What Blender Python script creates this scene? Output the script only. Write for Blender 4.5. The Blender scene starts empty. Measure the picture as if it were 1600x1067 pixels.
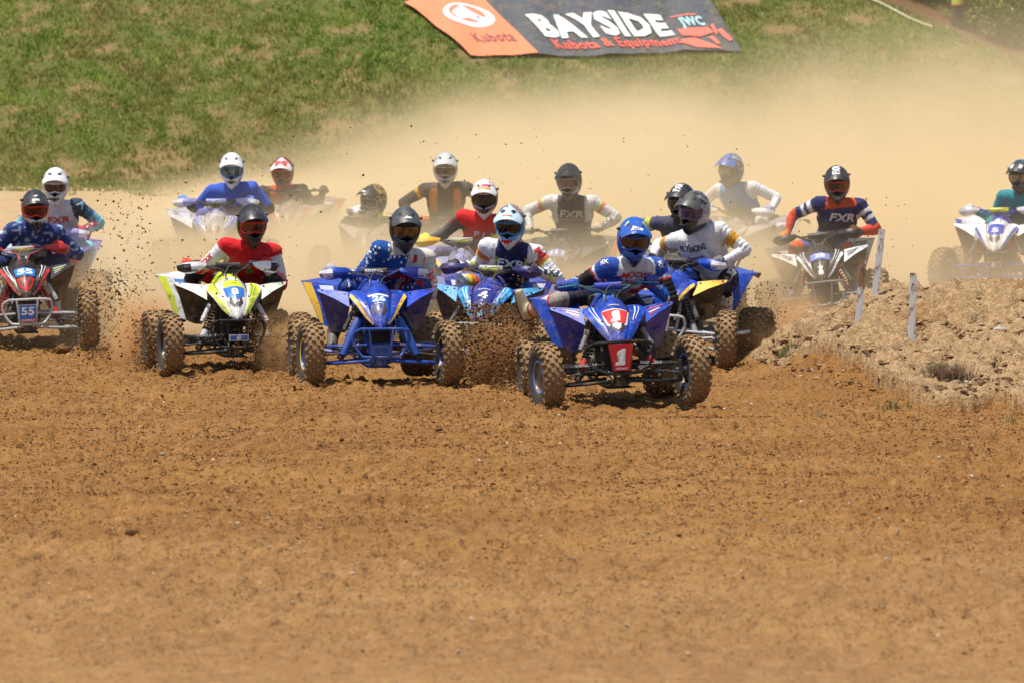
import bpy, bmesh, math, random
import numpy as np
from mathutils import Vector, Matrix, Euler
from mathutils.bvhtree import BVHTree
from math import radians as R, sin, cos, pi

C = bpy.context.scene.collection
scn = bpy.context.scene

# ---------------- camera: a long lens, slightly above the track ----------------
FPX, CX, CY, HOR, HCAM = 8000.0, 800.0, 533.5, 104.0, 2.6
cam = bpy.data.cameras.new('camera'); camo = bpy.data.objects.new('camera', cam); C.objects.link(camo)
scn.camera = camo
cam.sensor_width = 36.0; cam.lens = 36.0*FPX/1600.0
cam.clip_end = 3000.0
PITCH = math.atan((CY-HOR)/FPX)
camo.location = (0, 0, HCAM); camo.rotation_euler = (pi/2-PITCH, 0, 0)
cam.dof.use_dof = True; cam.dof.focus_distance = 41.0; cam.dof.aperture_fstop = 5.0

# ---------------- sky, sun, exposure ----------------
SUN = Vector((-0.22, -0.10, 0.93)).normalized()
w = bpy.data.worlds.new('World'); scn.world = w; w.use_nodes = True
nt = w.node_tree; bg = nt.nodes['Background']
sky = nt.nodes.new('ShaderNodeTexSky'); sky.sky_type = 'NISHITA'; sky.sun_disc = False
sky.sun_elevation = math.asin(SUN.z); sky.sun_rotation = math.atan2(SUN.x, SUN.y)
sky.dust_density = 2.0
nt.links.new(sky.outputs[0], bg.inputs[0]); bg.inputs[1].default_value = 0.11
sl = bpy.data.lights.new('sun', 'SUN'); slo = bpy.data.objects.new('sun', sl); C.objects.link(slo)
sl.energy = 4.6; sl.angle = R(0.5); sl.color = (1.0, 0.955, 0.87)
slo.rotation_euler = SUN.to_track_quat('Z', 'Y').to_euler(); slo.location = (0, 0, 30)
scn.view_settings.view_transform = 'Standard'; scn.view_settings.look = 'None'
scn.view_settings.gamma = 1.0; scn.view_settings.exposure = 0.32
scn.cycles.volume_step_rate = 1.0; scn.cycles.volume_max_steps = 256
scn.cycles.volume_bounces = 4; scn.cycles.max_bounces = 8
scn.cycles.use_denoising = True

def px2w(px, py, D):
    """the point seen at photo pixel (px, py) at distance D in front of the camera"""
    z = HCAM + D*math.tan(math.atan((CY-py)/FPX)-PITCH)
    return Vector(((px-CX)/FPX*D/cos(PITCH), D, z))

# ---------------- noise ----------------
def _h(ix, iy, s):
    n = (ix.astype(np.int64)*374761393 + iy.astype(np.int64)*668265263 + s*69069) & 0xffffffff
    n = ((n ^ (n >> 13))*1274126177) & 0xffffffff
    return ((n ^ (n >> 16)) & 0xffff)/65535.0
def vnoise(x, y, s=0):
    x = np.asarray(x, float); y = np.asarray(y, float)
    ix, iy = np.floor(x), np.floor(y); fx, fy = x-ix, y-iy
    fx = fx*fx*(3-2*fx); fy = fy*fy*(3-2*fy)
    a = _h(ix, iy, s); b = _h(ix+1, iy, s); c = _h(ix, iy+1, s); d = _h(ix+1, iy+1, s)
    return (a*(1-fx)+b*fx)*(1-fy)+(c*(1-fx)+d*fx)*fy
def fbm(x, y, o=4, s=0, g=0.5):
    r = 0; a = 1; t = 0
    for k in range(o):
        r = r+a*(vnoise(x*2**k, y*2**k, s+k*17)-0.5); t += a; a *= g
    return r/t*2
def sstep(a, b, x):
    t = np.clip((np.asarray(x, float)-a)/(b-a), 0, 1); return t*t*(3-2*t)

# ---------------- terrain ----------------
def mound_h(x, y):
    x = np.asarray(x, float); y = np.asarray(y, float)
    n = fbm(x*0.9+5, y*0.9, 3, 7)
    # crest height along x, crest line distance
    hc = 0.53*sstep(1.75, 3.35, x+0.12*n)+0.03*sstep(3.4, 4.3, x)-0.02*sstep(2.9, 3.2, x)*(1-sstep(3.2, 3.6, x))
    yc = 44.4
    front = 1-sstep(0.0, 1.0, (yc-0.5-y+0.3*n)/(6.2))
    back = 1-sstep(0.0, 1.0, (y-yc-0.3)/(2.2))
    prof = np.where(y < yc, front**1.15, back)
    led = 0.13*sstep(0.0, 0.11, y-ledge_y(x))*sstep(2.1, 2.7, x+.2*n)*(1-sstep(43.5, 46, y))
    return hc*prof*(1+0.16*n)+led
def ledge_y(x):
    return 42.6-4.3*sstep(2.35, 3.25, x)-.9*sstep(3.3, 4.2, x)+.55*fbm(np.asarray(x)*2.2, np.asarray(x)*0+3, 3, 44)+.15*fbm(np.asarray(x)*9, np.asarray(x)*0, 2, 45)
def bank_h(x, y):
    """the grass bank above the track: rises from a foot line, levels off at its crest"""
    x = np.asarray(x, float); y = np.asarray(y, float)
    foot = 75.0+0.35*fbm(x*0.25, y*0+3, 2, 31)-0.02*x
    crest = 9.0-5.55*sstep(-2.0, 6.0, x)-0.95*sstep(5.5, 8.2, x)
    r = (y-foot)*0.62
    r = np.where(r > 0, r*sstep(-0.2, 1.6, r+0.5), 0)
    m = crest
    soft = np.where(r < m-0.3, r, m-0.3+0.3*(1-np.exp(-(r-m+0.3)/0.3)))
    t = y-foot-m/0.62; far = .16*np.clip(t, 0, 1.5)+.62*np.clip(t-1.5, 0, 14)
    return np.maximum(soft, 0)+far
def ground_h(x, y):
    x = np.asarray(x, float); y = np.asarray(y, float)
    base = 0.86*sstep(46, 78, y)*(1-0.75*sstep(-1, 5, x))
    und = 0.05*fbm(x*0.35, y*0.22, 3, 3)*sstep(20, 30, y)
    ruts = 0.035*fbm(x*0.5+9, y*1.1, 3, 5)
    near = 0.012*fbm(x*4, y*4, 3, 11)*(1-sstep(60, 74, y))
    return base+und+ruts+near+mound_h(x, y)
def base_rise(x): return 0.86*(1-0.75*sstep(-1, 5, x))
def bank_z(x, y): return base_rise(x)+bank_h(x, y)+.05*fbm(x*.8, y*.8, 3, 61)
def hit_px(px, py, fn, d0, d1, n=900):
    """where the sight line of a photo pixel first meets the height field fn"""
    Ds = np.linspace(d0, d1, n); k = math.tan(math.atan((CY-py)/FPX)-PITCH); X = (px-CX)/FPX*Ds/cos(PITCH); Z = HCAM+Ds*k
    m = np.nonzero(Z-fn(X, Ds) <= 0)[0]; i = m[0] if len(m) else n-1
    return Vector((float(X[i]), float(Ds[i]), float(fn(X[i:i+1], Ds[i:i+1])[0])))
def gz(x, y): return float(ground_h(np.array([x]), np.array([y]))[0])

# ---------------- materials ----------------
MATS = {}
class NT:
    def __init__(s, m): s.n = m.node_tree.nodes; s.l = m.node_tree.links
    def val(s, v, sock):
        if isinstance(v, (int, float)): sock.default_value = v
        elif isinstance(v, (tuple, list)): sock.default_value = tuple(v) if len(v) == len(sock.default_value) else tuple(v)+(1,)
        else: s.l.new(v, sock)
    def math(s, op, a, b=0.0, c=0.0):
        n = s.n.new('ShaderNodeMath'); n.operation = op
        s.val(a, n.inputs[0]); s.val(b, n.inputs[1]); s.val(c, n.inputs[2]); return n.outputs[0]
    def step(s, a, b, x):
        n = s.n.new('ShaderNodeMapRange'); n.interpolation_type = 'SMOOTHSTEP'
        s.val(x, n.inputs[0]); s.val(a, n.inputs[1]); s.val(b, n.inputs[2]); n.inputs[3].default_value = 0; n.inputs[4].default_value = 1
        return n.outputs[0]
    def noise(s, vec, scale, detail=3, rough=0.55, dist=0.0):
        n = s.n.new('ShaderNodeTexNoise'); n.inputs['Scale'].default_value = scale
        n.inputs['Detail'].default_value = detail; n.inputs['Roughness'].default_value = rough; n.inputs['Distortion'].default_value = dist
        if vec is not None: s.l.new(vec, n.inputs['Vector'])
        return n.outputs[0]
    def scale(s, vec, v):
        n = s.n.new('ShaderNodeVectorMath'); n.operation = 'MULTIPLY'; s.l.new(vec, n.inputs[0]); n.inputs[1].default_value = v; return n.outputs[0]
    def mix(s, f, a, b, typ='MIX'):
        n = s.n.new('ShaderNodeMix'); n.data_type = 'RGBA'; n.blend_type = typ
        s.val(f, n.inputs[0]); s.val(a, n.inputs[6]); s.val(b, n.inputs[7]); return n.outputs[2]
    def pos(s): return s.n.new('ShaderNodeNewGeometry').outputs['Position']
    def obj(s): return s.n.new('ShaderNodeTexCoord').outputs['Object']
    def attr(s, name, out='Color'):
        n = s.n.new('ShaderNodeAttribute'); n.attribute_name = name; return n.outputs[out]
    def bump(s, h, strength, dist, normal=None):
        n = s.n.new('ShaderNodeBump'); n.inputs['Strength'].default_value = strength; n.inputs['Distance'].default_value = dist
        s.l.new(h, n.inputs['Height'])
        if normal is not None: s.l.new(normal, n.inputs['Normal'])
        return n.outputs[0]
def newmat(name):
    m = bpy.data.materials.new(name); m.use_nodes = True; t = NT(m); b = m.node_tree.nodes['Principled BSDF']
    return m, t, b

# ---------------- mesh helpers ----------------
def tag(o, label=None, cat=None, group=None, kind=None):
    for k, v in (('label', label), ('category', cat), ('group', group), ('kind', kind)):
        if v: o[k] = v
    return o
def np_mesh(name, V, F, mat=None, parent=None, smooth=True, cols=None):
    """V (n,3) array, F (m,3|4) array -> a linked mesh object"""
    V = np.asarray(V, np.float32); F = np.asarray(F, np.int32)
    me = bpy.data.meshes.new(name); me.vertices.add(len(V)); me.vertices.foreach_set('co', V.ravel())
    k = F.shape[1]; me.loops.add(F.size); me.loops.foreach_set('vertex_index', F.ravel())
    me.polygons.add(len(F)); me.polygons.foreach_set('loop_start', np.arange(0, F.size, k, dtype=np.int32))
    me.polygons.foreach_set('use_smooth', np.full(len(F), smooth, dtype=bool))
    me.update(calc_edges=True)
    if cols is not None:
        a = me.color_attributes.new('col', 'FLOAT_COLOR', 'POINT')
        c = np.ones((len(V), 4), np.float32); c[:, :3] = cols; a.data.foreach_set('color', c.ravel())
    if mat: me.materials.append(mat)
    o = bpy.data.objects.new(name, me); C.objects.link(o)
    if parent: o.parent = parent
    return o
def grid_faces(nx, ny):
    i = np.arange(nx-1)[None, :]+np.arange(ny-1)[:, None]*nx
    return np.stack([i, i+1, i+nx+1, i+nx], -1).reshape(-1, 4)
# ---------------- shape collecting ----------------
def cr(pts, n):
    """points along a Catmull-Rom curve through pts"""
    P = [np.array(p, float) for p in pts]
    if len(P) < 3 or n <= 1: return P
    P = [2*P[0]-P[1]]+P+[2*P[-1]-P[-2]]; out = []
    for i in range(1, len(P)-2):
        for k in range(n):
            t = k/n; a, b, c, d = P[i-1:i+3]
            out.append(.5*((2*b)+(c-a)*t+(2*a-5*b+4*c-d)*t*t+(3*b-a-3*c+d)*t**3))
    out.append(P[-2]); return out
class MB:
    def __init__(s): s.V = []; s.F = []; s.C = None
    def add(s, V, F):
        o = len(s.V); s.V += [tuple(v) for v in V]; s.F += [tuple(i+o for i in f) for f in F]; return s
    def tube(s, pts, r, seg=8, sm=4, caps=True, up=None, flat=1.0):
        """swept round bar; r a number or one per point; flat squashes across the second axis"""
        pts = [np.array(p, float) for p in pts]
        rr = [r]*len(pts) if isinstance(r, (int, float)) else list(r)
        if sm > 1 and len(pts) > 2:
            q = cr([np.append(p, a) for p, a in zip(pts, rr)], sm); pts = [x[:3] for x in q]; rr = [max(x[3], .0005) for x in q]
        n = len(pts); T = [pts[min(i+1, n-1)]-pts[max(i-1, 0)] for i in range(n)]; T = [t/(np.linalg.norm(t)+1e-9) for t in T]
        u = np.array(up if up is not None else ((0, 0, 1) if abs(T[0][2]) < .9 else (1, 0, 0)), float)
        V = []
        for p, t, a in zip(pts, T, rr):
            u = u-t*np.dot(u, t); u /= np.linalg.norm(u)+1e-9; v = np.cross(t, u)
            for k in range(seg):
                an = 2*pi*k/seg; V.append(p+a*(cos(an)*u*flat+sin(an)*v))
        F = [(i*seg+k, i*seg+(k+1) % seg, (i+1)*seg+(k+1) % seg, (i+1)*seg+k) for i in range(n-1) for k in range(seg)]
        if caps: F += [tuple(range(seg))[::-1], tuple(range((n-1)*seg, n*seg))]
        return s.add(V, F)
    def capsule(s, a, b, ra, rb, seg=12):
        a = np.array(a, float); b = np.array(b, float); d = b-a; L = np.linalg.norm(d)+1e-9; d = d/L
        pts = []; rr = []
        for k in (8, 30, 60, 90): pts.append(a-d*ra*cos(R(k))); rr.append(ra*sin(R(k)))
        for k in (90, 60, 30, 8): pts.append(b+d*rb*cos(R(k))); rr.append(rb*sin(R(k)))
        return s.tube(pts, rr, seg, 1)
    def box(s, c, d, rot=None, taper=1.0):
        V = []
        for z in (-1, 1):
            k = taper if z > 0 else 1
            for y in (-1, 1):
                for x in (-1, 1):
                    v = Vector((x*d[0]/2*k, y*d[1]/2*k, z*d[2]/2))
                    if rot is not None: v = rot @ v
                    V.append(Vector(c)+v)
        return s.add(V, [(0, 2, 3, 1), (4, 5, 7, 6), (0, 1, 5, 4), (2, 6, 7, 3), (0, 4, 6, 2), (1, 3, 7, 5)])
    def lathe(s, prof, seg=32, axis='x', c=(0, 0, 0)):
        """profile of (along, radius)"""
        V = []
        for a, r in prof:
            for k in range(seg):
                an = 2*pi*k/seg; p = (a, r*cos(an), r*sin(an))
                if axis == 'y': p = (p[1], a, p[2])
                if axis == 'z': p = (p[1], p[2], a)
                V.append((p[0]+c[0], p[1]+c[1], p[2]+c[2]))
        n = len(prof)
        F = [(i*seg+k, (i+1)*seg+k, (i+1)*seg+(k+1) % seg, i*seg+(k+1) % seg) for i in range(n-1) for k in range(seg)]
        return s.add(V, F)
    def loft(s, secs, closed=True):
        """sections (equal lengths, closed rings) joined and capped"""
        n = len(secs[0]); V = [p for q in secs for p in q]
        F = [(i*n+k, i*n+(k+1) % n, (i+1)*n+(k+1) % n, (i+1)*n+k) for i in range(len(secs)-1) for k in range(n)]
        F += [tuple(range(n))[::-1], tuple(range((len(secs)-1)*n, len(secs)*n))]
        return s.add(V, F)
    def sheet(s, G, th=0.006, flip=False):
        """grid (m,n,3) of points given a thickness"""
        G = np.array(G, float); m, n = G.shape[:2]
        du = np.gradient(G, axis=0); dv = np.gradient(G, axis=1); N = np.cross(du, dv); N /= np.linalg.norm(N, axis=2, keepdims=True)+1e-12
        if (N @ np.array((0, -.8, .6))).mean() < 0: N = -N
        A = (G).reshape(-1, 3); B = (G-N*th).reshape(-1, 3); k = m*n
        F = []
        for i in range(m-1):
            for j in range(n-1):
                a, b, c, d = i*n+j, i*n+j+1, (i+1)*n+j+1, (i+1)*n+j
                F.append((a, d, c, b)); F.append((a+k, b+k, c+k, d+k))
        rim = [(0, j) for j in range(n)]+[(i, n-1) for i in range(1, m)]+[(m-1, j) for j in range(n-2, -1, -1)]+[(i, 0) for i in range(m-2, 0, -1)]
        ids = [i*n+j for i, j in rim]
        for q in range(len(ids)):
            a, b = ids[q], ids[(q+1) % len(ids)]; F.append((a, b, b+k, a+k))
        return s.add(np.concatenate([A, B]), F)
    def build(s, name, mat=None, parent=None, smooth=True, angle=40):
        me = bpy.data.meshes.new(name); me.from_pydata([tuple(map(float, v)) for v in s.V], [], s.F); me.validate(); me.update()
        bm = bmesh.new(); bm.from_mesh(me); bmesh.ops.recalc_face_normals(bm, faces=bm.faces)
        if smooth:
            for f in bm.faces: f.smooth = True
            for e in bm.edges:
                if len(e.link_faces) == 2 and e.calc_face_angle(0) > R(angle): e.smooth = False
        bm.to_mesh(me); bm.free()
        if mat: me.materials.append(mat)
        o = bpy.data.objects.new(name, me); C.objects.link(o)
        if parent is not None: o.parent = parent
        return o
def mirror(p): return (-p[0], p[1], p[2])
class Patch:
    """a smooth surface through rows of control points"""
    def __init__(s, rows, smooth=True): s.r = np.array(rows, float); s.sm = smooth
    def _w(s, n, t):
        if n == 2 or not s.sm:
            i = min(int(t*(n-1)), n-2); f = t*(n-1)-i; return [(i, 1-f), (i+1, f)]
        i = min(int(t*(n-1)), n-2); f = t*(n-1)-i
        w = [-.5*f+f*f-.5*f**3, 1-2.5*f*f+1.5*f**3, .5*f+2*f*f-1.5*f**3, -.5*f*f+.5*f**3]
        out = {}
        for k, q in zip((i-1, i, i+1, i+2), w):
            if k < 0: out[0] = out.get(0, 0)+2*q; out[1] = out.get(1, 0)-q
            elif k > n-1: out[n-1] = out.get(n-1, 0)+2*q; out[n-2] = out.get(n-2, 0)-q
            else: out[k] = out.get(k, 0)+q
        return list(out.items())
    def ev(s, u, v):
        p = np.zeros(3)
        for i, a in s._w(s.r.shape[0], u):
            for j, b in s._w(s.r.shape[1], v): p += a*b*s.r[i, j]
        return p
    def grid(s, m=10, n=10, u0=0, u1=1, v0=0, v1=1, bulge=0):
        G = np.array([[s.ev(u0+(u1-u0)*i/(m-1), v0+(v1-v0)*j/(n-1)) for j in range(n)] for i in range(m)])
        return G
    def nrm(s, u, v):
        e = .01; a = s.ev(min(u+e, 1), v)-s.ev(max(u-e, 0), v); b = s.ev(u, min(v+e, 1))-s.ev(u, max(v-e, 0)); n = np.cross(a, b); return n/(np.linalg.norm(n)+1e-9)
    def strip(s, mb, path, width, off=.004, n=14, flip=False):
        """a painted stripe along a path in (u,v); width a number or (start,end) in v"""
        q = cr([np.array(p) for p in path], 5) if len(path) > 2 else [np.array(path[0])*(1-t)+np.array(path[1])*t for t in np.linspace(0, 1, n)]
        V = []; m = len(q)
        for i, p in enumerate(q):
            wd = width if isinstance(width, (int, float)) else width[0]+(width[1]-width[0])*i/(m-1)
            d = q[min(i+1, m-1)]-q[max(i-1, 0)]; d = d/(np.linalg.norm(d)+1e-9); nn = np.array((-d[1], d[0]))
            for sgn in (-.5, 0, .5):
                u, v = np.clip(p+nn*wd*sgn, 0, 1); N = s.nrm(u, v); N = N if N @ np.array((0, -.8, .6)) > 0 else -N; V.append(s.ev(u, v)+N*off)
        F = [(3*i+k, 3*i+k+1, 3*i+4+k, 3*i+3+k) for i in range(m-1) for k in (0, 1)]
        mb.add(V, F)
# ---------------- lettering ----------------
_tc = {}
ONE = [(-.02, .5), (-.28, .34), (-.28, .14), (-.10, .22), (-.10, -.30), (-.26, -.30), (-.26, -.5), (.28, -.5), (.28, -.30), (.14, -.30), (.14, .5)]
def text2d(s, bold=.012, shear=0.0, sub=0, space=1.0):
    if s == '1':
        V, F = poly2d(ONE, .2); V = V.copy(); V[:, 0] += V[:, 1]*shear; return V, F
    key = (s, bold, shear, sub, space)
    if key in _tc: return _tc[key]
    cu = bpy.data.curves.new('t', 'FONT'); cu.body = s; cu.size = 1; cu.offset = bold; cu.shear = shear; cu.resolution_u = 2
    cu.space_character = space; cu.align_x = 'CENTER'; cu.align_y = 'CENTER'; cu.fill_mode = 'FRONT'
    o = bpy.data.objects.new('t', cu); C.objects.link(o)
    dg = bpy.context.evaluated_depsgraph_get(); me = bpy.data.meshes.new_from_object(o.evaluated_get(dg))
    bm = bmesh.new(); bm.from_mesh(me); bmesh.ops.triangulate(bm, faces=bm.faces)
    for _ in range(sub):
        es = [e for e in bm.edges if e.calc_length() > .16]
        if es: bmesh.ops.subdivide_edges(bm, edges=es, cuts=1); bmesh.ops.triangulate(bm, faces=bm.faces)
    bm.verts.ensure_lookup_table(); V = np.array([v.co[:2] for v in bm.verts]) if len(bm.verts) else np.zeros((0, 2)); F = [tuple(v.index for v in f.verts) for f in bm.faces]
    bm.free(); bpy.data.objects.remove(o); bpy.data.curves.remove(cu); bpy.data.meshes.remove(me)
    if len(V):
        lo, hi = V.min(0), V.max(0); V = (V-(lo+hi)/2)/max(hi[1]-lo[1], 1e-6)
    _tc[key] = (V, F); return _tc[key]
def fit(V, w, h, squash=True):
    """scale unit-height lettering to width w and height h"""
    W = V[:, 0].max()-V[:, 0].min(); return V*np.array([w/W, h])
def poly2d(pts, maxlen=.05):
    bm = bmesh.new(); vs = [bm.verts.new((x, y, 0)) for x, y in pts]; bm.faces.new(vs); bmesh.ops.triangulate(bm, faces=bm.faces)
    for _ in range(6):
        es = [e for e in bm.edges if e.calc_length() > maxlen]
        if not es: break
        bmesh.ops.subdivide_edges(bm, edges=es, cuts=1); bmesh.ops.triangulate(bm, faces=bm.faces)
    bm.verts.index_update(); V = np.array([v.co[:2] for v in bm.verts]); F = [tuple(v.index for v in f.verts) for f in bm.faces]; bm.free(); return V, F
def star2d(r, n=5, inner=.42, rot=0):
    return [(r*(1 if k % 2 == 0 else inner)*sin(pi*k/n+rot), r*(1 if k % 2 == 0 else inner)*cos(pi*k/n+rot)) for k in range(2*n)]
def bvh_of(objs):
    V = []; F = []
    for o in objs:
        k = len(V); V += [v.co.copy() for v in o.data.vertices]; F += [tuple(i+k for i in p.vertices) for p in o.data.polygons]
    return BVHTree.FromPolygons(V, F)
def wrap(mb, V2, F, O, ex, ey, bvh=None, off=.004, reach=.25, far=3.2):
    """lay flat lettering at O with axes ex, ey, pressed back onto the surface behind it"""
    O = Vector(O); ex = Vector(ex).normalized(); ey = Vector(ey); ey = (ey-ex*ex.dot(ey)).normalized(); n = ex.cross(ey)
    P = []; ok = []
    for x, y in V2:
        p = O+ex*x+ey*y
        if bvh is not None:
            h = bvh.ray_cast(p+n*reach, -n, reach*far)
            if h[0] is None: P.append(p); ok.append(False); continue
            p = h[0]+h[1].normalized()*off*(1 if h[1].dot(n) > 0 else -1)
        P.append(p); ok.append(True)
    F = [f for f in F if all(ok[i] for i in f)]
    used = sorted({i for f in F for i in f}); re = {u: k for k, u in enumerate(used)}
    mb.add([P[i] for i in used], [tuple(re[i] for i in f) for f in F])
# ---------------- materials for made things ----------------
def paint(name, c, rough=.32, dust=.25, metal=0.0, coat=0.0, attr=False, spec=.5, bumpy=0.0, graphic=False):
    key = (name, tuple(c), rough, dust, metal, attr)
    if key in MATS: return MATS[key]
    m, t, b = newmat(name)
    P = t.obj(); base = t.attr('col') if attr else tuple(c)+(1,)
    if graphic:
        gn = t.noise(t.scale(P, (1.6, 1.0, 2.6)), 2.4, 1, .4, 2.2); k2 = tuple(min(.8, q*1.25+.03) for q in c)
        base = t.mix(t.math('MULTIPLY', t.step(.52, .53, gn), .55), base, tuple(q*.45 for q in c)+(1,)); base = t.mix(t.math('MULTIPLY', t.math('MULTIPLY', t.step(.425, .43, gn), t.math('SUBTRACT', 1.0, t.step(.45, .455, gn))), .6), base, k2+(1,))
    n1 = t.noise(P, 9, 5, .65); n2 = t.noise(P, 70, 2, .6)
    f = t.math('MULTIPLY', t.math('ADD', t.step(.45, .75, n1), t.math('MULTIPLY', t.step(.58, .7, n2), .5)), dust)
    if graphic or name == 'plastic_guard':
        sz = t.n.new('ShaderNodeSeparateXYZ'); t.l.new(P, sz.inputs[0]); f = t.math('MAXIMUM', f, t.math('MULTIPLY', t.step(.50, .74, t.math('ADD', n1, t.math('MULTIPLY', t.math('SUBTRACT', .66, sz.outputs[2]), .55))), .62))
    f = t.math('MINIMUM', f, 1.0); spl = t.math('MULTIPLY', t.math('MULTIPLY', t.step(.63, .66, t.noise(P, 48, 2, .5)), t.step(.42, .6, n1)), min(.75, dust*3.2))
    col = t.mix(spl, t.mix(f, base, (.36, .24, .12, 1)), (.20, .11, .045, 1)); f = t.math('MAXIMUM', f, spl)
    t.val(col, b.inputs['Base Color'])
    t.val(t.math('MINIMUM', t.math('MULTIPLY_ADD', f, .8, rough), 1.0), b.inputs['Roughness'])
    b.inputs['Metallic'].default_value = metal; b.inputs['Specular IOR Level'].default_value = spec
    if bumpy: t.l.new(t.bump(t.noise(P, 22, 3, .6, 1.2), bumpy, .03), b.inputs['Normal'])
    MATS[key] = m; return m
BLK = paint('black_plastic', (.012, .012, .013), .45, .22)
METAL = paint('dark_metal', (.05, .05, .055), .4, .3, .3)
ALU = paint('aluminium', (.55, .55, .55), .35, .25, .8)
RUB = paint('rubber', (.018, .017, .016), .8, .3)
def tyre_mat():
    m, t, b = newmat('tyre_rubber'); P = t.obj(); k = t.attr('col'); sp = t.n.new('ShaderNodeSeparateColor'); t.l.new(k, sp.inputs[0])
    n = t.noise(P, 16, 4, .7); n2 = t.noise(P, 60, 3, .7)
    mud = t.mix(t.step(.35, .7, n2), (.30, .19, .085), (.21, .12, .05))
    f = t.math('MULTIPLY', sp.outputs[0], t.step(.22, .48, t.math('ADD', n, t.math('MULTIPLY', sp.outputs[0], .18))))
    t.val(t.mix(f, (.03, .027, .023), mud), b.inputs['Base Color']); b.inputs['Roughness'].default_value = .85
    t.l.new(t.bump(n2, .5, .006), b.inputs['Normal']); return m
TYRE = tyre_mat()
def ground_material():
    m, t, b = newmat('dirt')
    P = t.pos(); S = lambda v: t.scale(P, v)
    n1 = t.noise(P, 0.5, 4, .6); n2 = t.noise(P, 5.0, 4, .65); n3 = t.noise(P, 45.0, 3, .7); n4 = t.noise(P, 17.0, 3, .7); n6 = t.noise(t.scale(P, (1, .30, 1)), 38.0, 2, .6); n7 = t.noise(t.scale(P, (1, .35, 1)), 15.0, 3, .65)
    n5 = t.noise(t.scale(P, (1, .6, 1)), 9.0, 4, .7)
    c = t.mix(t.step(.3, .7, n1), (.232, .109, .029), (.305, .153, .046))
    band = t.noise(t.scale(P, (.22, 1.1, .5)), 1.0, 4, .6, .6); c = t.mix(t.math('MULTIPLY', t.step(.42, .66, band), .40), c, (.19, .082, .024))
    c = t.mix(t.math('MULTIPLY', t.step(.42, .72, n2), .5), c, (.37, .20, .072))
    c = t.mix(t.math('MULTIPLY', t.step(.5, .72, n5), .45), c, (.19, .082, .026))
    c = t.mix(t.math('MULTIPLY', t.step(.56, .74, n4), .75), c, (.11, .045, .015))
    c = t.mix(t.math('MULTIPLY', t.step(.60, .76, n3), .6), c, (.10, .045, .016))
    c = t.mix(t.math('MULTIPLY', t.step(.60, .67, n6), .7), c, (.075, .032, .011))  # dark flecks: shadow of small holes painted into the dirt colour
    c = t.mix(t.math('MULTIPLY', t.step(.63, .69, n7), .75), c, (.07, .03, .011))  # coarser flecks, likewise hole shadow put into the colour
    c = t.mix(t.math('MULTIPLY', t.step(.38, .30, n6), .4), c, (.44, .26, .11))
    c = t.mix(t.math('MULTIPLY', t.step(.30, .24, n4), .35), c, (.42, .27, .13))
    md = t.attr('col'); sp = t.n.new('ShaderNodeSeparateColor'); t.l.new(md, sp.inputs[0])
    pale = t.mix(t.step(.35, .7, n4), (.46, .31, .165), (.31, .19, .09)); pale = t.mix(t.math('MULTIPLY', t.step(.48, .68, n3), .7), pale, (.12, .07, .034)); pale = t.mix(t.math('MULTIPLY', t.step(.44, .64, n5), .55), pale, (.20, .115, .055)); pale = t.mix(t.math('MULTIPLY', t.step(.52, .7, n1), .6), pale, (.19, .115, .06))
    c = t.mix(sp.outputs[0], c, pale)
    sand = t.mix(t.step(.3, .7, n2), (.42, .28, .14), (.50, .35, .19)); c = t.mix(sp.outputs[1], c, sand)
    t.val(c, b.inputs['Base Color']); b.inputs['Roughness'].default_value = .95; b.inputs['Specular IOR Level'].default_value = .15
    h = t.math('ADD', t.math('MULTIPLY', n3, .5), t.math('MULTIPLY', n4, 1.0))
    nb = t.bump(h, 1.0, .045); t.l.new(nb, b.inputs['Normal'])
    return m
DIRT = ground_material()
def axis(segs):
    a = []
    for s, e, d in segs: a.append(np.arange(s, e-1e-6, d))
    a.append([segs[-1][1]]); return np.concatenate(a)
def make_ground():
    xs = axis([(-60, -14, 4), (-14, -6.6, .3), (-6.6, 6.6, .026), (6.6, 14, .3), (14, 60, 4)])
    ys = axis([(-20, 20, 4), (20, 46, .045), (46, 52, .1), (52, 78, .25), (78, 140, 4)])
    X, Y = np.meshgrid(xs, ys); Z = ground_h(X, Y)
    # churned lumps: rounded clods with gaps, rows of old tyre marks
    k = (1-sstep(46, 60, Y))*sstep(21, 24, Y)
    big = np.maximum(fbm(X*2.1, Y*1.5, 3, 41), 0)
    lump = fbm(X*9, Y*7, 3, 21, .6); fine = fbm(X*22, Y*8.5, 2, 22, .7)-1.6*np.maximum(vnoise(X*15, Y*7, 23)-.76, 0)
    clod = np.maximum(vnoise(X*14, Y*9, 77)-0.70, 0)*np.maximum(fbm(X*1.3, Y*1.3, 2, 78)+.35, 0)
    Z = Z+k*(.042*lump+.034*fine+.05*big+.22*clod)
    mm = mound_h(X, Y); mk = sstep(.05, .3, mm)
    ridg = 1-np.abs(fbm(X*3.3+2, Y*2.2, 4, 51, .6))*2
    Z = Z+mk*(.085*fbm(X*5, Y*4, 4, 52, .7)+.045*ridg+.045*fbm(X*12, Y*7, 3, 58, .65)+.04*np.maximum(vnoise(X*11, Y*8, 53)-.6, 0)/.4)
    mk2 = sstep(.04, .12, mm)*sstep(-.05, .1, Y-ledge_y(X))*sstep(-.75, -.2, fbm(X*1.4, Y*.9, 3, 54)+.1*(X-3.6)*-1)
    sand = np.maximum(sstep(50, 60, Y), .16*(1-sstep(24.0, 30.5, Y+3.0*fbm(X*1.1, Y*.8, 4, 66, .65))))
    col = np.stack([mk2, sand, X*0], -1).reshape(-1, 3)
    o = np_mesh('track_ground', np.stack([X, Y, Z], -1).reshape(-1, 3), grid_faces(len(xs), len(ys)), DIRT, cols=col)
    tag(o, 'brown churned dirt of the race track', 'dirt track', kind='structure')
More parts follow.
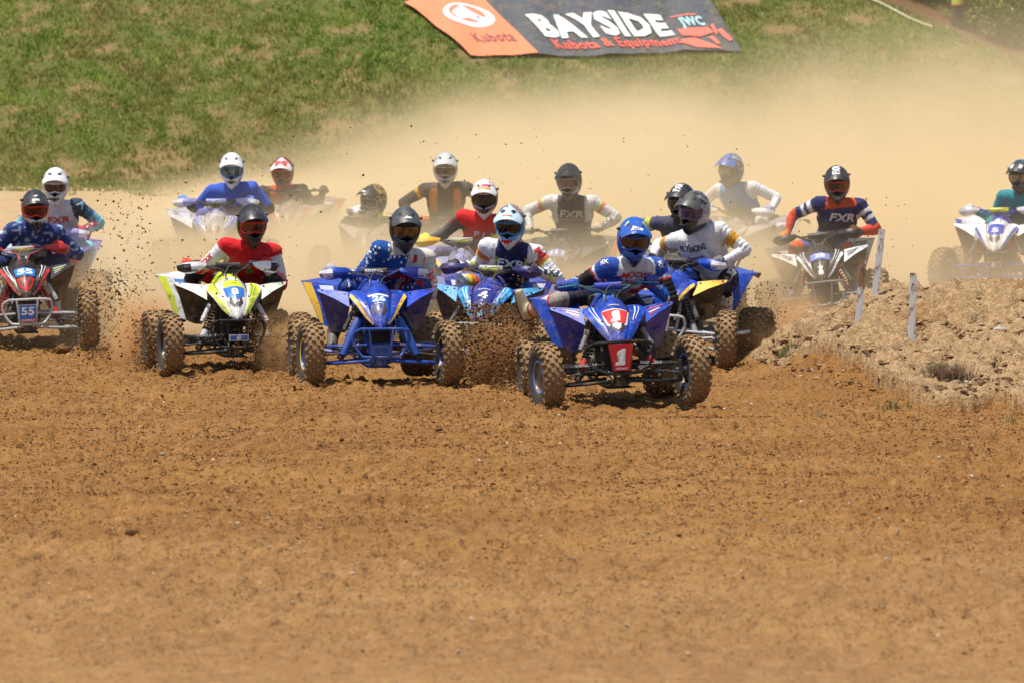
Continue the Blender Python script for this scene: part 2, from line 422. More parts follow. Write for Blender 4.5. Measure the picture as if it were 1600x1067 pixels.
make_ground()
# ---------------- the grass bank ----------------
def bank_material():
    m, t, b = newmat('bank_soil'); P = t.pos(); n2 = t.noise(P, 3., 4, .6); n3 = t.noise(P, 24., 3, .65)
    sp = t.n.new('ShaderNodeSeparateColor'); t.l.new(t.attr('col'), sp.inputs[0])
    c = t.mix(t.step(.3, .7, n2), (.10, .12, .03), (.17, .155, .05)); c = t.mix(t.math('MULTIPLY', t.step(.5, .7, n3), .5), c, (.09, .085, .03))
    c = t.mix(t.math('MULTIPLY', sp.outputs[0], .8), c, t.mix(n3, (.24, .14, .065), (.34, .23, .12)))
    c = t.mix(sp.outputs[1], c, t.mix(n3, (.09, .05, .025), (.22, .12, .06)))
    t.val(c, b.inputs['Base Color']); b.inputs['Roughness'].default_value = 1; b.inputs['Specular IOR Level'].default_value = .1
    t.l.new(t.bump(n3, .8, .06), b.inputs['Normal']); return m
def bare(x, y):  # where the soil shows
    return sstep(.16, .50, 1.15*fbm(x*2.0, y*3.0, 4, 71, .75)+.42*(1-sstep(75.0, 76.4, y+.6*fbm(x*.6, y*0, 2, 4)))-.12*sstep(78, 84, y))
def crest_y(x): return 75.0-0.02*x+(9.0-5.55*sstep(-2.0, 6.0, x)-0.95*sstep(5.5, 8.2, x))/0.62
xs = np.arange(-30, 30.01, .15); ys = axis([(73.5, 96, .12), (96, 130, 2)]); X, Y = np.meshgrid(xs, ys)
Z = bank_z(X, Y)-.10*(1-sstep(74.3, 75.6, Y)); tcr = Y-crest_y(X)
col = np.stack([bare(X, Y), sstep(-.3, .4, tcr)*(1-sstep(1.3, 1.9, tcr)), X*0], -1).reshape(-1, 3)
o = np_mesh('grass_bank', np.stack([X, Y, Z], -1).reshape(-1, 3), grid_faces(len(xs), len(ys)), bank_material(), cols=col)
tag(o, 'steep grassy bank above the track', 'bank', kind='structure')
def leaf_mat(name, rough=.6):
    m, t, b = newmat(name); t.val(t.attr('col'), b.inputs['Base Color']); b.inputs['Roughness'].default_value = rough; b.inputs['Specular IOR Level'].default_value = .25
    tr = t.n.new('ShaderNodeBsdfTranslucent'); t.l.new(t.attr('col'), tr.inputs[0]); mx = t.n.new('ShaderNodeMixShader'); mx.inputs[0].default_value = .3
    t.l.new(b.outputs[0], mx.inputs[1]); t.l.new(tr.outputs[0], mx.inputs[2]); t.l.new(mx.outputs[0], m.node_tree.nodes['Material Output'].inputs[0]); return m
LEAF = leaf_mat('leaf')
def blades(name, px, py, pz, h, wd, col, lean=.5, seed=1, mat=None, parent=None):
    """grass blades: one bent triangle strip each"""
    rs = np.random.RandomState(seed); n = len(px); a = rs.rand(n)*2*pi; dx, dy = np.cos(a), np.sin(a); b = rs.rand(n)*2*pi; lx, ly = np.cos(b)*lean*rs.rand(n), np.sin(b)*lean*rs.rand(n)-.15*lean
    P = np.stack([px, py, pz], -1); W = np.stack([dx, dy, dx*0], -1)*wd[:, None]/2; Lm = np.stack([lx*h*.35, ly*h*.35, h*.6], -1); Lt = np.stack([lx*h, ly*h, h*(1-.3*np.hypot(lx, ly))], -1)
    V = np.stack([P-W, P+W, P+Lm+W*.8, P+Lm-W*.8, P+Lt], 1).reshape(-1, 3); i = np.arange(n)*5
    F = np.concatenate([np.stack([i, i+1, i+2], -1), np.stack([i, i+2, i+3], -1), np.stack([i+3, i+2, i+4], -1)])
    return np_mesh(name, V, F, mat or LEAF, parent, True, np.repeat(col, 5, 0))
def make_grass():
    rs = np.random.RandomState(3); nt_ = 34000; x = rs.uniform(-9.5, 11.5, nt_); y = 74.7+rs.rand(nt_)**1.15*9.5
    ok = (rs.rand(nt_) > bare(x, y)*.80) & (y < crest_y(x)+.3); x, y = x[ok], y[ok]; n = len(x); k = 8
    tufty = fbm(x*1.1, y*1.4, 3, 15); hh = .035+.045*rs.rand(n)+.07*np.maximum(tufty, 0)
    X = np.repeat(x, k)+rs.randn(n*k)*.045; Y = np.repeat(y, k)+rs.randn(n*k)*.045; H = np.repeat(hh, k)*(.6+.7*rs.rand(n*k))
    g = np.clip(.55+1.2*fbm(x*1.5, y*2, 4, 19, .7)+.2*rs.randn(n), 0, 1)[:, None]
    dry = np.clip(.32+1.3*fbm(x*1.1+7, y*1.7, 4, 23, .68)+.60*(1-sstep(74.8, 78.5, y))+.12*rs.randn(n), 0, 1)[:, None]
    c = (1-g)*np.array((.15, .25, .035))+g*np.array((.28, .39, .055)); c = c*(1-dry*.8)+dry*.8*np.array((.36, .28, .10))
    c = np.repeat(c, k, 0)*(.75+.5*rs.rand(n*k, 1))
    o = blades('grass', X, Y, bank_z(X, Y)-.01, H, .014+.010*rs.rand(n*k), c, .9, 4); tag(o, 'green and straw coloured grass covering the bank', 'grass', kind='stuff')
make_grass()
def fringe():
    rs = np.random.RandomState(12); n = 3600; x = rs.uniform(-9.5, 6, n); y = 75.3-3.4*rs.rand(n)**1.6; ok = fbm(x*1.2, y*1.5, 3, 33)+.30-.16*(75.2-y) > .12*rs.rand(n); x, y = x[ok], y[ok]; n = len(x); k = 6
    X = np.repeat(x, k)+rs.randn(n*k)*.05; Y = np.repeat(y, k)+rs.randn(n*k)*.05; Z = np.maximum(ground_h(X, Y), bank_z(X, Y)-.10*(1-sstep(74.3, 75.6, Y)))
    c = np.repeat(np.array((.36, .30, .12))*(.7+.5*rs.rand(n, 1))+np.array((-.12, .0, -.05))*rs.rand(n, 1), k, 0)
    o = blades('grass_fringe', X, Y, Z-.005, (.03+.06*rs.rand(n*k)), .016+.01*rs.rand(n*k), c, 1.2, 5); tag(o, 'thin straw coloured grass thinning out onto the sand at the foot of the bank', 'grass', kind='stuff')
fringe()
# bushes beyond the crest at the right
def bush(px, py, dd, w, h, seed, label, tint, flowers=None):
    D = 80; x = (px-CX)/FPX*84; cy = float(crest_y(np.array([x]))[0])+dd; x = (px-CX)/FPX*cy; z = float(bank_z(np.array([x]), np.array([cy]))[0])
    root = bpy.data.objects.new('bush', None); C.objects.link(root); root.location = (x, cy, z); tag(root, label, 'bush', 'bushes beyond the bank crest')
    rs = np.random.RandomState(seed); n = int(2600*w*h); u = rs.randn(n, 3); u /= np.linalg.norm(u, axis=1)[:, None]; r = rs.rand(n)**.4
    lump = 1+.35*np.sin(u[:, 0]*5+seed)*np.cos(u[:, 2]*6+seed*2)+.2*rs.randn(n)*.5
    P = u*r[:, None]*lump[:, None]*np.array((w/2, w/2.4, h/2)); P[:, 2] = np.abs(P[:, 2]+h*.42)
    s = (.02+.025*rs.rand(n))[:, None]; A = rs.randn(n, 3); A /= np.linalg.norm(A, axis=1)[:, None]; B = np.cross(A, rs.randn(n, 3)); B /= np.linalg.norm(B, axis=1)[:, None]
    V = np.stack([P-A*s, P+B*s*.5, P+A*s, P-B*s*.5], 1).reshape(-1, 3); i = np.arange(n)*4; F = np.stack([i, i+1, i+2, i+3], -1)
    c = np.array(tint)*(.55+.8*rs.rand(n, 1))+np.array((.04, .03, 0))*rs.rand(n, 1)
    if flowers is not None: m = rs.rand(n) < .05; c[m] = flowers
    np_mesh('foliage', V, F, LEAF, root, False, np.repeat(c, 4, 0))
    m = MB(); rd = random.Random(seed)
    for k in range(7): a = rd.random()*6.28; m.tube([(0, 0, -.05), (cos(a)*w*.15, sin(a)*w*.12, h*.35), (cos(a)*w*.33, sin(a)*w*.26, h*.72)], [.018, .012, .005], 5, 3)
    m.build('stem', paint('bush_stem', (.10, .07, .04), .9, .1), root)
G1, G2, G3 = (.10, .15, .03), (.16, .20, .035), (.07, .11, .02)
for a in [(1385, 0, 1.9, 1.2, .8, 1, 'olive green bush beside the pale hose end at the bank crest', G1, None), (1430, 0, 1.8, 1.2, .9, 2, 'dense green bush left of the dark post', G2, None), (1462, 0, 2.2, 1.1, .9, 9, 'dark green bush close behind the dark post on its left', G3, None), (1532, 0, 1.7, 1.1, .9, 3, 'bush with orange flowers right of the dark post', G2, (.65, .28, .02)),
          (1572, 0, 1.4, 1.1, .9, 4, 'pale flecked bush near the top right corner', G2, (.5, .5, .4)), (1500, 0, 2.6, 1.5, 1.1, 5, 'dark bush directly behind the dark post', G3, None), (1410, 0, 3.2, 1.6, 1.1, 6, 'dark green bush in the second row above the hose', G3, None), (1555, 0, 2.8, 1.6, 1.2, 7, 'tall green bush in the second row near the corner', G1, None),
          (1606, 0, 1.3, 1.1, 1.0, 8, 'green bush cut off by the right edge of the view', G1, None)]: bush(*a)
# dark post with a yellow band among the bushes
x = (1494-CX)/FPX*81; cy = float(crest_y(np.array([x]))[0])+.9; x = (1494-CX)/FPX*cy; z = float(bank_z(np.array([x]), np.array([cy]))[0])
pr = bpy.data.objects.new('bank_post', None); C.objects.link(pr); pr.location = (x, cy, z); tag(pr, 'dark squat post with a yellow band standing before the bushes', 'post')
m = MB(); m.tube([(0, 0, -.2), (.0, 0, .1), (.01, 0, .38), (.02, 0, .95)], [.105, .098, .09, .085], 14, 3); m.build('post_shaft', paint('burnt_wood', (.045, .03, .025), .9, .3), pr)
m = MB(); m.tube([(.01, 0, .36), (.011, 0, .46)], [.098, .096], 16, 1); m.build('post_band', paint('band', (.60, .62, .04), .5, .2), pr); m = MB(); m.tube([(.01, 0, .33), (.0105, 0, .36)], [.099, .099], 16, 1); m.build('post_band', paint('band2', (.5, .12, .08), .5, .2), pr)
# pale hose lying along the crest
pts = []
for q in range(16):
    t_ = q/15; p = hit_px(1338+t_*(1455-1338), -4+t_*50-2*math.sin(t_*6), bank_z, 74, 95); pts.append(p+Vector((0, 0, .03)))
m = MB(); m.tube(pts, .022, 8, 2); o = m.build('hose', paint('hose', (.48, .44, .28), .7, .3)); tag(o, 'pale hose lying down the grass near the bank crest', 'hose')
# ---------------- the banner on the bank ----------------
def banner():
    cs = [hit_px(*c, bank_z, 74, 100) for c in ((632, 12), (1092, -18), (1158, 84), (737, 96))]
    rows = []
    for i in range(7):
        v = i/6; row = []
        for j in range(25):
            u = j/24; a = cs[0].lerp(cs[1], u); b = cs[3].lerp(cs[2], u); p = a.lerp(b, v)
            sag = -.03*math.sin(u*9+1)*v; p = p+(b-a).normalized()*sag
            zz = float(bank_z(np.array([p.x]), np.array([p.y]))[0]); row.append((p.x, p.y, zz+.06+.016*math.sin(u*21+v*3)+.010*math.sin(u*47+v*9)+.008*math.sin(v*11+u*5)))
        rows.append(row)
    P_ = Patch(rows); root = None
    def mp(mb, V2, F, off):
        Vs = []
        for u, v in V2:
            u, v = min(max(u, 0), 1), min(max(v, 0), 1); N = P_.nrm(v, u); N = N if N[2] > 0 else -N; Vs.append(P_.ev(v, u)+N*off)
        mb.add(Vs, F)
    m = MB(); m.sheet(P_.grid(22, 70), .01); o = m.build('banner', paint('banner_dark', (.055, .062, .075), .55, .35, bumpy=.5), angle=80); tag(o, 'large dark and orange sponsor banner spread on the grass bank', 'banner')
    def rect(u0, u1, v0, v1, c, name, off=.012):
        V, F = poly2d([(u0, v0), (u1, v0), (u1, v1), (u0, v1)], .035); m = MB(); mp(m, V, F, off); m.build(name, paint('banner_ink', c, .6, .25), o)
    def txt(s, u0, u1, v0, v1, c, bold=.04, off=.02):
        V, F = text2d(s, bold, 0, 2, 1.12); V = V.copy(); V[:, 0] = (V[:, 0]-V[:, 0].min())/np.ptp(V[:, 0]); V[:, 1] = (V[:, 1]-V[:, 1].min())/np.ptp(V[:, 1])
        V = np.stack([u0+(u1-u0)*V[:, 0], v1+(v0-v1)*V[:, 1]], -1); m = MB(); mp(m, V, F, off); m.build('banner_lettering', paint('banner_ink', c, .6, .12), o)
    rect(0, .245, 0, 1, (.78, .20, .08), 'banner_panel')
    V = []; n = 40
    for k in range(n):
        a = 2*pi*k/n
        for r, w_ in ((1, 0), (.72, .05)): V.append((.142+.078*r*cos(a)+.01*w_, .36+.20*r*sin(a)-w_*.6))
    F = [(2*k, 2*((k+1) % n), 2*((k+1) % n)+1, 2*k+1) for k in range(n)]; m = MB(); mp(m, V, F, .02); m.build('banner_emblem', paint('banner_ink', (.75, .76, .8), .6, .1), o)
    V, F = poly2d([(.095, .30), (.15, .18), (.165, .28), (.20, .46), (.17, .50), (.13, .40), (.10, .42)], .03); m = MB(); mp(m, V, F, .02); m.build('banner_emblem', paint('banner_ink', (.55, .57, .62), .6, .1), o)
    txt('Kubota', .075, .215, .66, .80, (.16, .04, .06), .01)
    txt('BAYSIDE', .325, .80, .40, .745, (.74, .73, .66), .055)
    txt('Kubota & Equipment', .335, .80, .765, .945, (.72, .10, .06), .03)
    txt('JWC', .845, .93, .48, .66, (.35, .55, .55), .05); rect(.83, .92, .44, .46, (.6, .15, .1), 'banner_mark')
    for pts in ([(.82, .66), (.93, .64), (.94, .74), (.88, .80), (.82, .78)], [(.80, .84), (.86, .82), (.93, .99), (.84, .97), (.80, .90)], [(.945, .62), (.958, .60), (.95, .76), (.94, .78)], [(.905, .82), (.925, .80), (.935, .92), (.92, .93)], [(.955, .70), (.975, .68), (.99, .84), (.975, .88), (.96, .82)]):
        V, F = poly2d(pts, .03); m = MB(); mp(m, V, F, .018); m.build('banner_mark', paint('banner_ink', (.75, .14, .09), .6, .2), o)
banner()
# ---------------- quad bike parts ----------------
def tyre_mesh(Rr, w, rimr, nk, seed):
    """knobbly tyre about the x axis, mud on the tread, darker side walls"""
    mb = MB(); h = w/2; Rc = Rr-.016
    prof = [(-h*.62, rimr), (-h*.8, rimr+.012), (-h*.98, rimr+(Rc-rimr)*.45), (-h*.97, Rc-.045), (-h*.82, Rc-.012), (-h*.45, Rc-.001), (0, Rc+.002),
            (h*.45, Rc-.001), (h*.82, Rc-.012), (h*.97, Rc-.045), (h*.98, rimr+(Rc-rimr)*.45), (h*.8, rimr+.012), (h*.62, rimr)]
    mb.lathe(prof, 40); ns = len(mb.V); rnd = random.Random(seed)
    rows = [(-.93, -.045, .05), (-.62, -.006, .036), (-.22, .0, .034), (.22, .0, .034), (.62, -.006, .036), (.93, -.045, .05)]
    for k in range(nk):
        for j, (fx, dr, kw) in enumerate(rows):
            a = 2*pi*(k+(.5 if j % 2 else 0))/nk; x = fx*h
            tilt = R(58)*fx if abs(fx) > .8 else R(10)*fx
            skew = R(18)*(1 if j % 2 else -1)
            rr = Rc+dr*.62
            M = Matrix.Rotation(-a, 3, 'X') @ Matrix.Rotation(tilt, 3, 'Y') @ Matrix.Rotation(skew, 3, 'Z')
            c = Matrix.Rotation(-a, 3, 'X') @ Vector((x, 0, rr))
            if abs(fx) > .8: c = Matrix.Rotation(-a, 3, 'X') @ Vector((x*.97, 0, Rc-.022))
            cd = .027 if abs(fx) < .8 else .026
            mb.box(c, (kw*(.72+w), cd+.006*rnd.random(), .031), M, .78)
    o = mb.build('tyre', TYRE, None, True, 30); me = o.data
    C.objects.unlink(o); bpy.data.objects.remove(o)
    V = np.array([v.co[:] for v in me.vertices]); r = np.hypot(V[:, 1], V[:, 2])
    f = np.clip((r-(Rr-.085))/.05, .12, 1)*np.where(np.abs(V[:, 0]) > h*.95, .55, 1)
    a = me.color_attributes.new('col', 'FLOAT_COLOR', 'POINT'); c = np.ones((len(V), 4), np.float32); c[:, :3] = f[:, None]; a.data.foreach_set('color', c.ravel())
    return me
FT = tyre_mesh(.265, .155, .125, 23, 1); RT = tyre_mesh(.25, .26, .11, 20, 2)
FR, RR = .265, .25
def ob(name, me, mat, parent):
    o = bpy.data.objects.new(name, me); C.objects.link(o); o.parent = parent
    if mat is not None and not me.materials: me.materials.append(mat)
    return o
_rim = {}
def wheel(root, x, y, z, yaw, front, pal, spin, side):
    """hub (the wheel's own mesh) > tyre, rim, rim_ring"""
    w = .155 if front else .26; r = .125 if front else .11
    ins = -side  # inner side
    h = MB(); h.lathe([(-.05, .001), (-.05, .04), (.05, .04), (.05, .001)], 16); h.lathe([(ins*.03, .001), (ins*.03, .075), (ins*.042, .075), (ins*.042, .001)], 24)
    hub = h.build('wheel', METAL, root); hub.location = (x, y, z); hub.rotation_euler = (0, 0, yaw)
    ty = ob('tyre', FT if front else RT, None, hub); ty.rotation_euler = (spin, 0, 0)
    key = (front, side, pal['rim'], pal['ring'], pal.get('disc'))
    m = MB(); e = w*.31; s = side
    m.lathe([(-e, r+.004), (-e-.004, r-.008), (-e*.8, r-.014), (e*.8, r-.014), (e+.004, r-.008), (e, r+.004)], 32)
    face = e*.75 if pal.get('disc') else e*.15
    m.lathe([(s*e*.9, r-.014), (s*face, r-.025), (s*face, r*.45), (s*(face+.012), r*.3), (s*(face+.012), .001)], 32)
    if not pal.get('disc'):
        for k in range(8):
            a = 2*pi*k/8; m.box((s*(face+.006), r*.62*cos(a), r*.62*sin(a)), (.008, .012, .03), Matrix.Rotation(a, 3, 'X'))
    m.build('rim', paint('rim_paint', pal.get('disc') or pal['rim'], .35, .45, .2), hub)
    q = MB()
    for sg in (-1, 1):
        q.lathe([(sg*(e+.006), r-.012), (sg*(e+.012), r-.002), (sg*(e+.010), r+.006), (sg*(e+.001), r+.006)], 32)
    q.build('rim_ring', paint('ring_paint', pal['ring'], .35, .2, .2), hub)
    return hub
def both(fn):
    for s in (-1, 1): fn(s)
def S(p, s): return (p[0]*s, p[1], p[2])
def quad_bike(pal, steer=0.0, bar=0.0, susp=(0, 0), detail=2):
    """forward is -y, the ground under the middle of the bike is the origin"""
    root = bpy.data.objects.new('quad_bike', None); C.objects.link(root); root.empty_display_size = .3
    A, B, G = pal['main'], pal['trim'], pal['guard']
    PM = paint('plastic_main', A, .3, pal.get('dust', .16), graphic=True); PT = paint('plastic_trim', B, .3, pal.get('dust', .16), graphic=True); PG = paint('plastic_guard', G, .38, .22)
    PF = paint('plastic_flap', pal.get('flap', A), .5, .22, graphic=True)
    FM = paint('frame_paint', pal['frame'], .4, .3); AM = paint('arm_paint', pal['arm'], .38, .28, .15)
    obs = {}
    # wheels
    for s in (-1, 1):
        dz = susp[0 if s < 0 else 1]
        wheel(root, s*.56, -.635, FR+dz, steer, True, pal, .3*s, s)
        wheel(root, s*.50, .635, RR, 0, False, pal, .7*s, s)
        # lower and upper a-arms, tie rod
        hz = FR+dz
        m = MB(); m.tube([(s*.045, -.74, .215), (s*.30, -.70, .195+dz*.5), (s*.47, -.645, hz-.075)], .0135, 8, 3); m.tube([(s*.07, -.42, .215), (s*.47, -.63, hz-.075)], .012)
        m.box((s*.47, -.64, hz-.06), (.03, .05, .05)); m.build('lower_arm', AM, root)
        m = MB(); m.tube([(s*.10, -.66, .335), (s*.46, -.635, hz+.055)], .011); m.tube([(s*.11, -.45, .345), (s*.46, -.63, hz+.055)], .010)
        ua = m.build('upper_arm', AM, root)
        m = MB(); m.tube([(s*.06, -.58, .30), (s*.46, -.70, hz-.01)], .0075); m.build('tie_rod', METAL, root)
        m = MB(); m.box((s*.475, -.635, hz), (.03, .06, .16)); m.tube([(s*.44, -.635, hz), (s*.53, -.635, hz)], .028, 12); m.build('spindle', METAL, root)
        # shock: body, coil, reservoir
        a = np.array((s*.32, -.645, .225+dz*.6)); b = np.array((s*.125, -.50, .615)); d = b-a
        m = MB(); m.tube([a, a+d*.45], [.030, .027], 12); m.tube([a+d*.4, b], .014, 8); m.tube([a+d*.08, a+d*.13], .036, 14); m.tube([a+d*.93, b+d*.03], [.034, .034], 12)
        sh = m.build('shock_absorber', paint('shock_body', pal['shock'], .35, .3, .2), root)
        m = MB(); L = np.linalg.norm(d); u = d/L; e1 = np.cross(u, (0, 1, 0)); e1 /= np.linalg.norm(e1); e2 = np.cross(u, e1); hel = []
        for k in range(54): hel.append(a+d*(.42+.50*k/53)+.034*(cos(k*.9)*e1+sin(k*.9)*e2))
        m.tube(hel, .0065, 5, 1); m.build('coil_spring', paint('coil_paint', pal['coil'], .4, .2), sh)
        m = MB(); o = np.array((-s*.0, -.05, .0)); m.tube([a+d*.50+np.array((s*.055, -.02, .03)), a+d*.86+np.array((s*.055, -.02, .03))], .021, 12); m.tube([a+d*.55+np.array((s*.055, -.02, .03)), a+d*.61+np.array((s*.055, -.02, .03))], .0235, 12)
        m.build('reservoir', paint('reservoir', pal['res'], .35, .25), sh)
        if pal.get('cover'):
            m = MB(); a2 = a+np.array((-s*.02, -.045, .03)); m.tube([a2, a2+d*.45, a2+d*.72], [.030, .043, .040], 14, 3); m.build('shock_cover', paint('shock_cover', pal['cover'], .4, .2), sh)
        if pal.get('shocklabel'):
            m = MB(); c = a+d*.28; m.tube([a+d*.2, a+d*.38], .0315, 14, 1, True); m.build('shock_label', paint('shock_label', pal['shocklabel'], .4, .15), sh)
    # frame
    m = MB()
    for s in (-1, 1):
        m.tube([(s*.045, -.76, .215), (s*.06, -.74, .20), (s*.11, -.40, .19), (s*.13, .1, .19), (s*.11, .40, .24), (s*.11, .55, .34)], .016, 8, 3)
        m.tube([(s*.05, -.76, .22), (s*.10, -.62, .34), (s*.11, -.50, .62), (s*.09, -.30, .74), (s*.10, .1, .66), (s*.11, .5, .56)], .015, 8, 3)
        m.tube([(s*.11, -.44, .34), (s*.12, -.18, .2)], .013); m.tube([(s*.1, .12, .65), (s*.13, .2, .22)], .014)
        m.tube([(s*.1, .5, .57), (s*.12, .85, .70)], .013)
    m.tube([(-.11, -.5, .62), (.11, -.5, .62)], .014); m.tube([(-.1, -.64, .34), (.1, -.64, .34)], .013)
    m.box((0, -.745, .21), (.11, .05, .07)); m.box((0, -.30, .155), (.2, .8, .006))
    m.tube([(-.11, .62, .30), (0, .60, .25), (.11, .62, .30)], .03, 8, 3); m.tube([(-.49, .635, RR), (.49, .635, RR)], .022, 10)
    m.box((.0, .45, .27), (.09, .42, .05)); m.build('frame', FM, root)
    # engine with fins, radiator, airbox
    m = MB(); m.box((0, -.02, .32), (.24, .34, .20)); m.tube([(-.15, .0, .31), (.15, .0, .31)], .085, 16); m.tube([(-.14, -.16, .28), (.12, -.16, .28)], .06, 14)
    for k in range(6): m.box((0, -.10-.008*k, .44+.022*k), (.17, .16, .010))
    m.box((0, -.12, .50), (.12, .11, .16)); m.box((0, -.14, .60), (.14, .12, .05)); m.tube([(.0, -.18, .55), (.08, -.28, .50), (.12, -.22, .40), (.13, .1, .43), (.15, .5, .56)], .02, 8, 4)
    m.build('engine', METAL, root)
    m = MB(); m.box((0, -.43, .50), (.30, .045, .20)); 
    for k in range(9): m.box((0, -.455, .415+.021*k), (.28, .008, .006))
    m.box((0, -.36, .50), (.2, .1, .16)); m.build('radiator', BLK, root)
    m = MB(); m.box((0, -.30, .60), (.17, .34, .12)); m.box((0, .2, .58), (.19, .5, .18)); m.box((0, .62, .50), (.16, .22, .12)); m.build('airbox', BLK, root)
    m = MB(); m.tube([(.15, .35, .55), (.20, .58, .62), (.20, .9, .68)], [.03, .055, .05], 12, 3); m.build('exhaust', paint('exhaust', (.12, .11, .10), .4, .4, .6), root)
    # hood
    rows = []
    for y, z, hw, dr in [(-.815, .475, .016, .004), (-.80, .515, .052, .016), (-.745, .60, .084, .030), (-.655, .685, .102, .038), (-.55, .745, .112, .042), (-.44, .785, .118, .05), (-.33, .815, .122, .06)]:
        rows.append([(x*hw, y+.03*abs(x)**2, z-dr*abs(x)**2.2+(.006 if abs(x) < .3 else 0)) for x in (-1, -.66, -.33, 0, .33, .66, 1)])
    hood = Patch(rows); m = MB(); m.sheet(hood.grid(22, 15), .008, True); ho = m.build('hood', PM, root, angle=60)
    # eyes of the hood: two slanted vents
    m = MB()
    for s in (-1, 1):
        hood.strip(m, [(.30, .5+s*.10), (.38, .5+s*.20), (.44, .5+s*.27)], (.04, .17), .003, flip=False); 
    m.build('hood_vent', BLK, ho)
    # tank cover and seat
    rows = []
    for y, z, hw, dr in [(-.30, .80, .10, .05), (-.22, .845, .115, .08), (-.06, .875, .13, .12), (.08, .85, .11, .12), (.14, .82, .09, .11)]:
        rows.append([(x*hw, y, z-dr*abs(x)**2) for x in (-1, -.6, 0, .6, 1)])
    m = MB(); m.sheet(Patch(rows).grid(14, 11), .01, True); tk = m.build('tank_cover', PT if pal.get('tank_trim') else PM, root, angle=60)
    m = MB(); m.tube([(0, -.13, .872), (0, -.13, .892)], .034, 14); m.build('fuel_cap', BLK, tk)
    secs = []
    for y, z, hw in [(.10, .81, .075), (.14, .845, .10), (.35, .83, .115), (.60, .835, .13), (.84, .85, .12), (.90, .84, .10)]:
        secs.append([(hw*cos(a)*1.0, y, z-.06+.06*(abs(sin(a))**.6)*(1 if sin(a) > 0 else -1)) for a in [2*pi*k/16 for k in range(16)]])
    m = MB(); m.loft(secs); m.build('seat', paint('seat_vinyl', pal.get('seat', (.015, .015, .016)), .6, .35), root)
    # front fenders: wing, flap, top, splash guard; rear fenders
    for s in (-1, 1):
        f1 = s < 0
        wing = Patch([[S((.052, -.80, .517), s), S((.058, -.80, .508), s), S((.066, -.795, .497), s)],
                      [S((.083, -.735, .598), s), S((.105, -.735, .588), s), S((.128, -.725, .562), s)],
                      [S((.100, -.645, .683), s), S((.140, -.655, .672), s), S((.180, -.660, .640), s)],
                      [S((.112, -.53, .735), s), S((.172, -.55, .735), s), S((.225, -.575, .70), s)],
                      [S((.118, -.40, .765), s), S((.19, -.44, .765), s), S((.25, -.465, .745), s)]])
        m = MB(); m.sheet(wing.grid(16, 7), .007, not f1); wo = m.build('fender_wing', PM, root, angle=60)
        m = MB()
        wing.strip(m, [(.02, .72), (.25, .78), (.5, .82), (.72, .84), (.86, .9)], (.30, .20), .003, flip=f1)
        if pal.get('wing_fill'): wing.strip(m, [(.03, .35), (.3, .4), (.6, .45), (.97, .5)], (.25, .55), .0028, flip=f1)
        m.build('fender_stripe', PT, wo)
        if pal.get('lines'):
            m = MB(); wing.strip(m, [(.45, .35), (.7, .4), (.95, .3)], .06, .0035, flip=f1); wing.strip(m, [(.5, .55), (.75, .6), (.9, .55)], .04, .0035, flip=f1)
            m.build('pinstripe', paint('pinstripe', pal['lines'], .4, .15), wo)
        flap = Patch([[S((.238, -.47, .752), s), S((.36, -.42, .768), s), S((.478, -.36, .775), s)],
                      [S((.236, -.53, .69), s), S((.355, -.46, .725), s), S((.476, -.372, .762), s)],
                      [S((.234, -.592, .635), s), S((.345, -.49, .700), s), S((.472, -.382, .755), s)]], False)
        m = MB(); m.sheet(flap.grid(7, 9), .007, not f1); fl = m.build('fender_flap', PF, root, angle=60)
        for q in range(3 if pal.get('flapmarks') else 0):
            mm = MB(); flap.strip(mm, [(.25+.2*q, .12+.02*q), (.22+.17*q, .62-.1*q)], .085, .003, flip=f1); mm.build('sponsor_mark', paint('mark', pal['flapmarks'][q], .4, .1), fl)
        if detail > 1:
            for pp_, ho_, uu, vv in ((flap, fl, .12, .12), (flap, fl, .12, .85), (wing, wo, .9, .3), (wing, wo, .45, .2)):
                nn = pp_.nrm(uu, vv); nn = nn if nn @ np.array((0, -.8, .6)) > 0 else -nn; c0 = pp_.ev(uu, vv); m = MB(); m.tube([c0, c0+nn*.008], [.010, .007], 8, 1); m.build('fender_bolt', METAL, ho_)
        top = Patch([[S((.236, -.468, .75), s), S((.36, -.418, .766), s), S((.478, -.358, .773), s)],
                     [S((.235, -.30, .735), s), S((.35, -.27, .755), s), S((.465, -.20, .75), s)],
                     [S((.215, -.12, .69), s), S((.31, -.1, .70), s), S((.41, -.05, .66), s)]])
        m = MB(); m.sheet(top.grid(9, 9), .007, not f1); m.build('front_fender', PM, root, angle=60)
        gd = Patch([[S((.238, -.585, .632), s), S((.35, -.485, .695), s), S((.47, -.375, .745), s)],
                    [S((.245, -.475, .53), s), S((.34, -.425, .575), s), S((.428, -.345, .61), s)],
                    [S((.255, -.40, .420), s), S((.32, -.37, .425), s), S((.378, -.31, .452), s)]])
        m = MB(); m.sheet(gd.grid(9, 9), .006, f1); gg = m.build('splash_guard', PG, root, angle=60)
        m = MB(); gd.strip(m, [(.45, .3), (.5, .7)], .05, .006, flip=not f1); gd.strip(m, [(.6, .32), (.65, .68)], .05, .006, flip=not f1); m.build('guard_rib', PG, gg)
        rf = Patch([[S((.17, .24, .76), s), S((.35, .26, .79), s), S((.555, .28, .815), s)],
                    [S((.22, .17, .62), s), S((.33, .18, .63), s), S((.48, .22, .64), s)],
                    [S((.28, .14, .42), s), S((.35, .15, .44), s), S((.41, .18, .47), s)]])
        m = MB(); m.sheet(rf.grid(9, 9), .007, f1); rp = m.build('rear_fender', PM, root, angle=60)
        m = MB(); rf.strip(m, [(.02, .9), (.35, .9), (.7, .88), (.98, .85)], (.17, .22), .003, flip=not f1); m.build('fender_edge', paint('edge', pal.get('edge', B), .35, .2), rp)
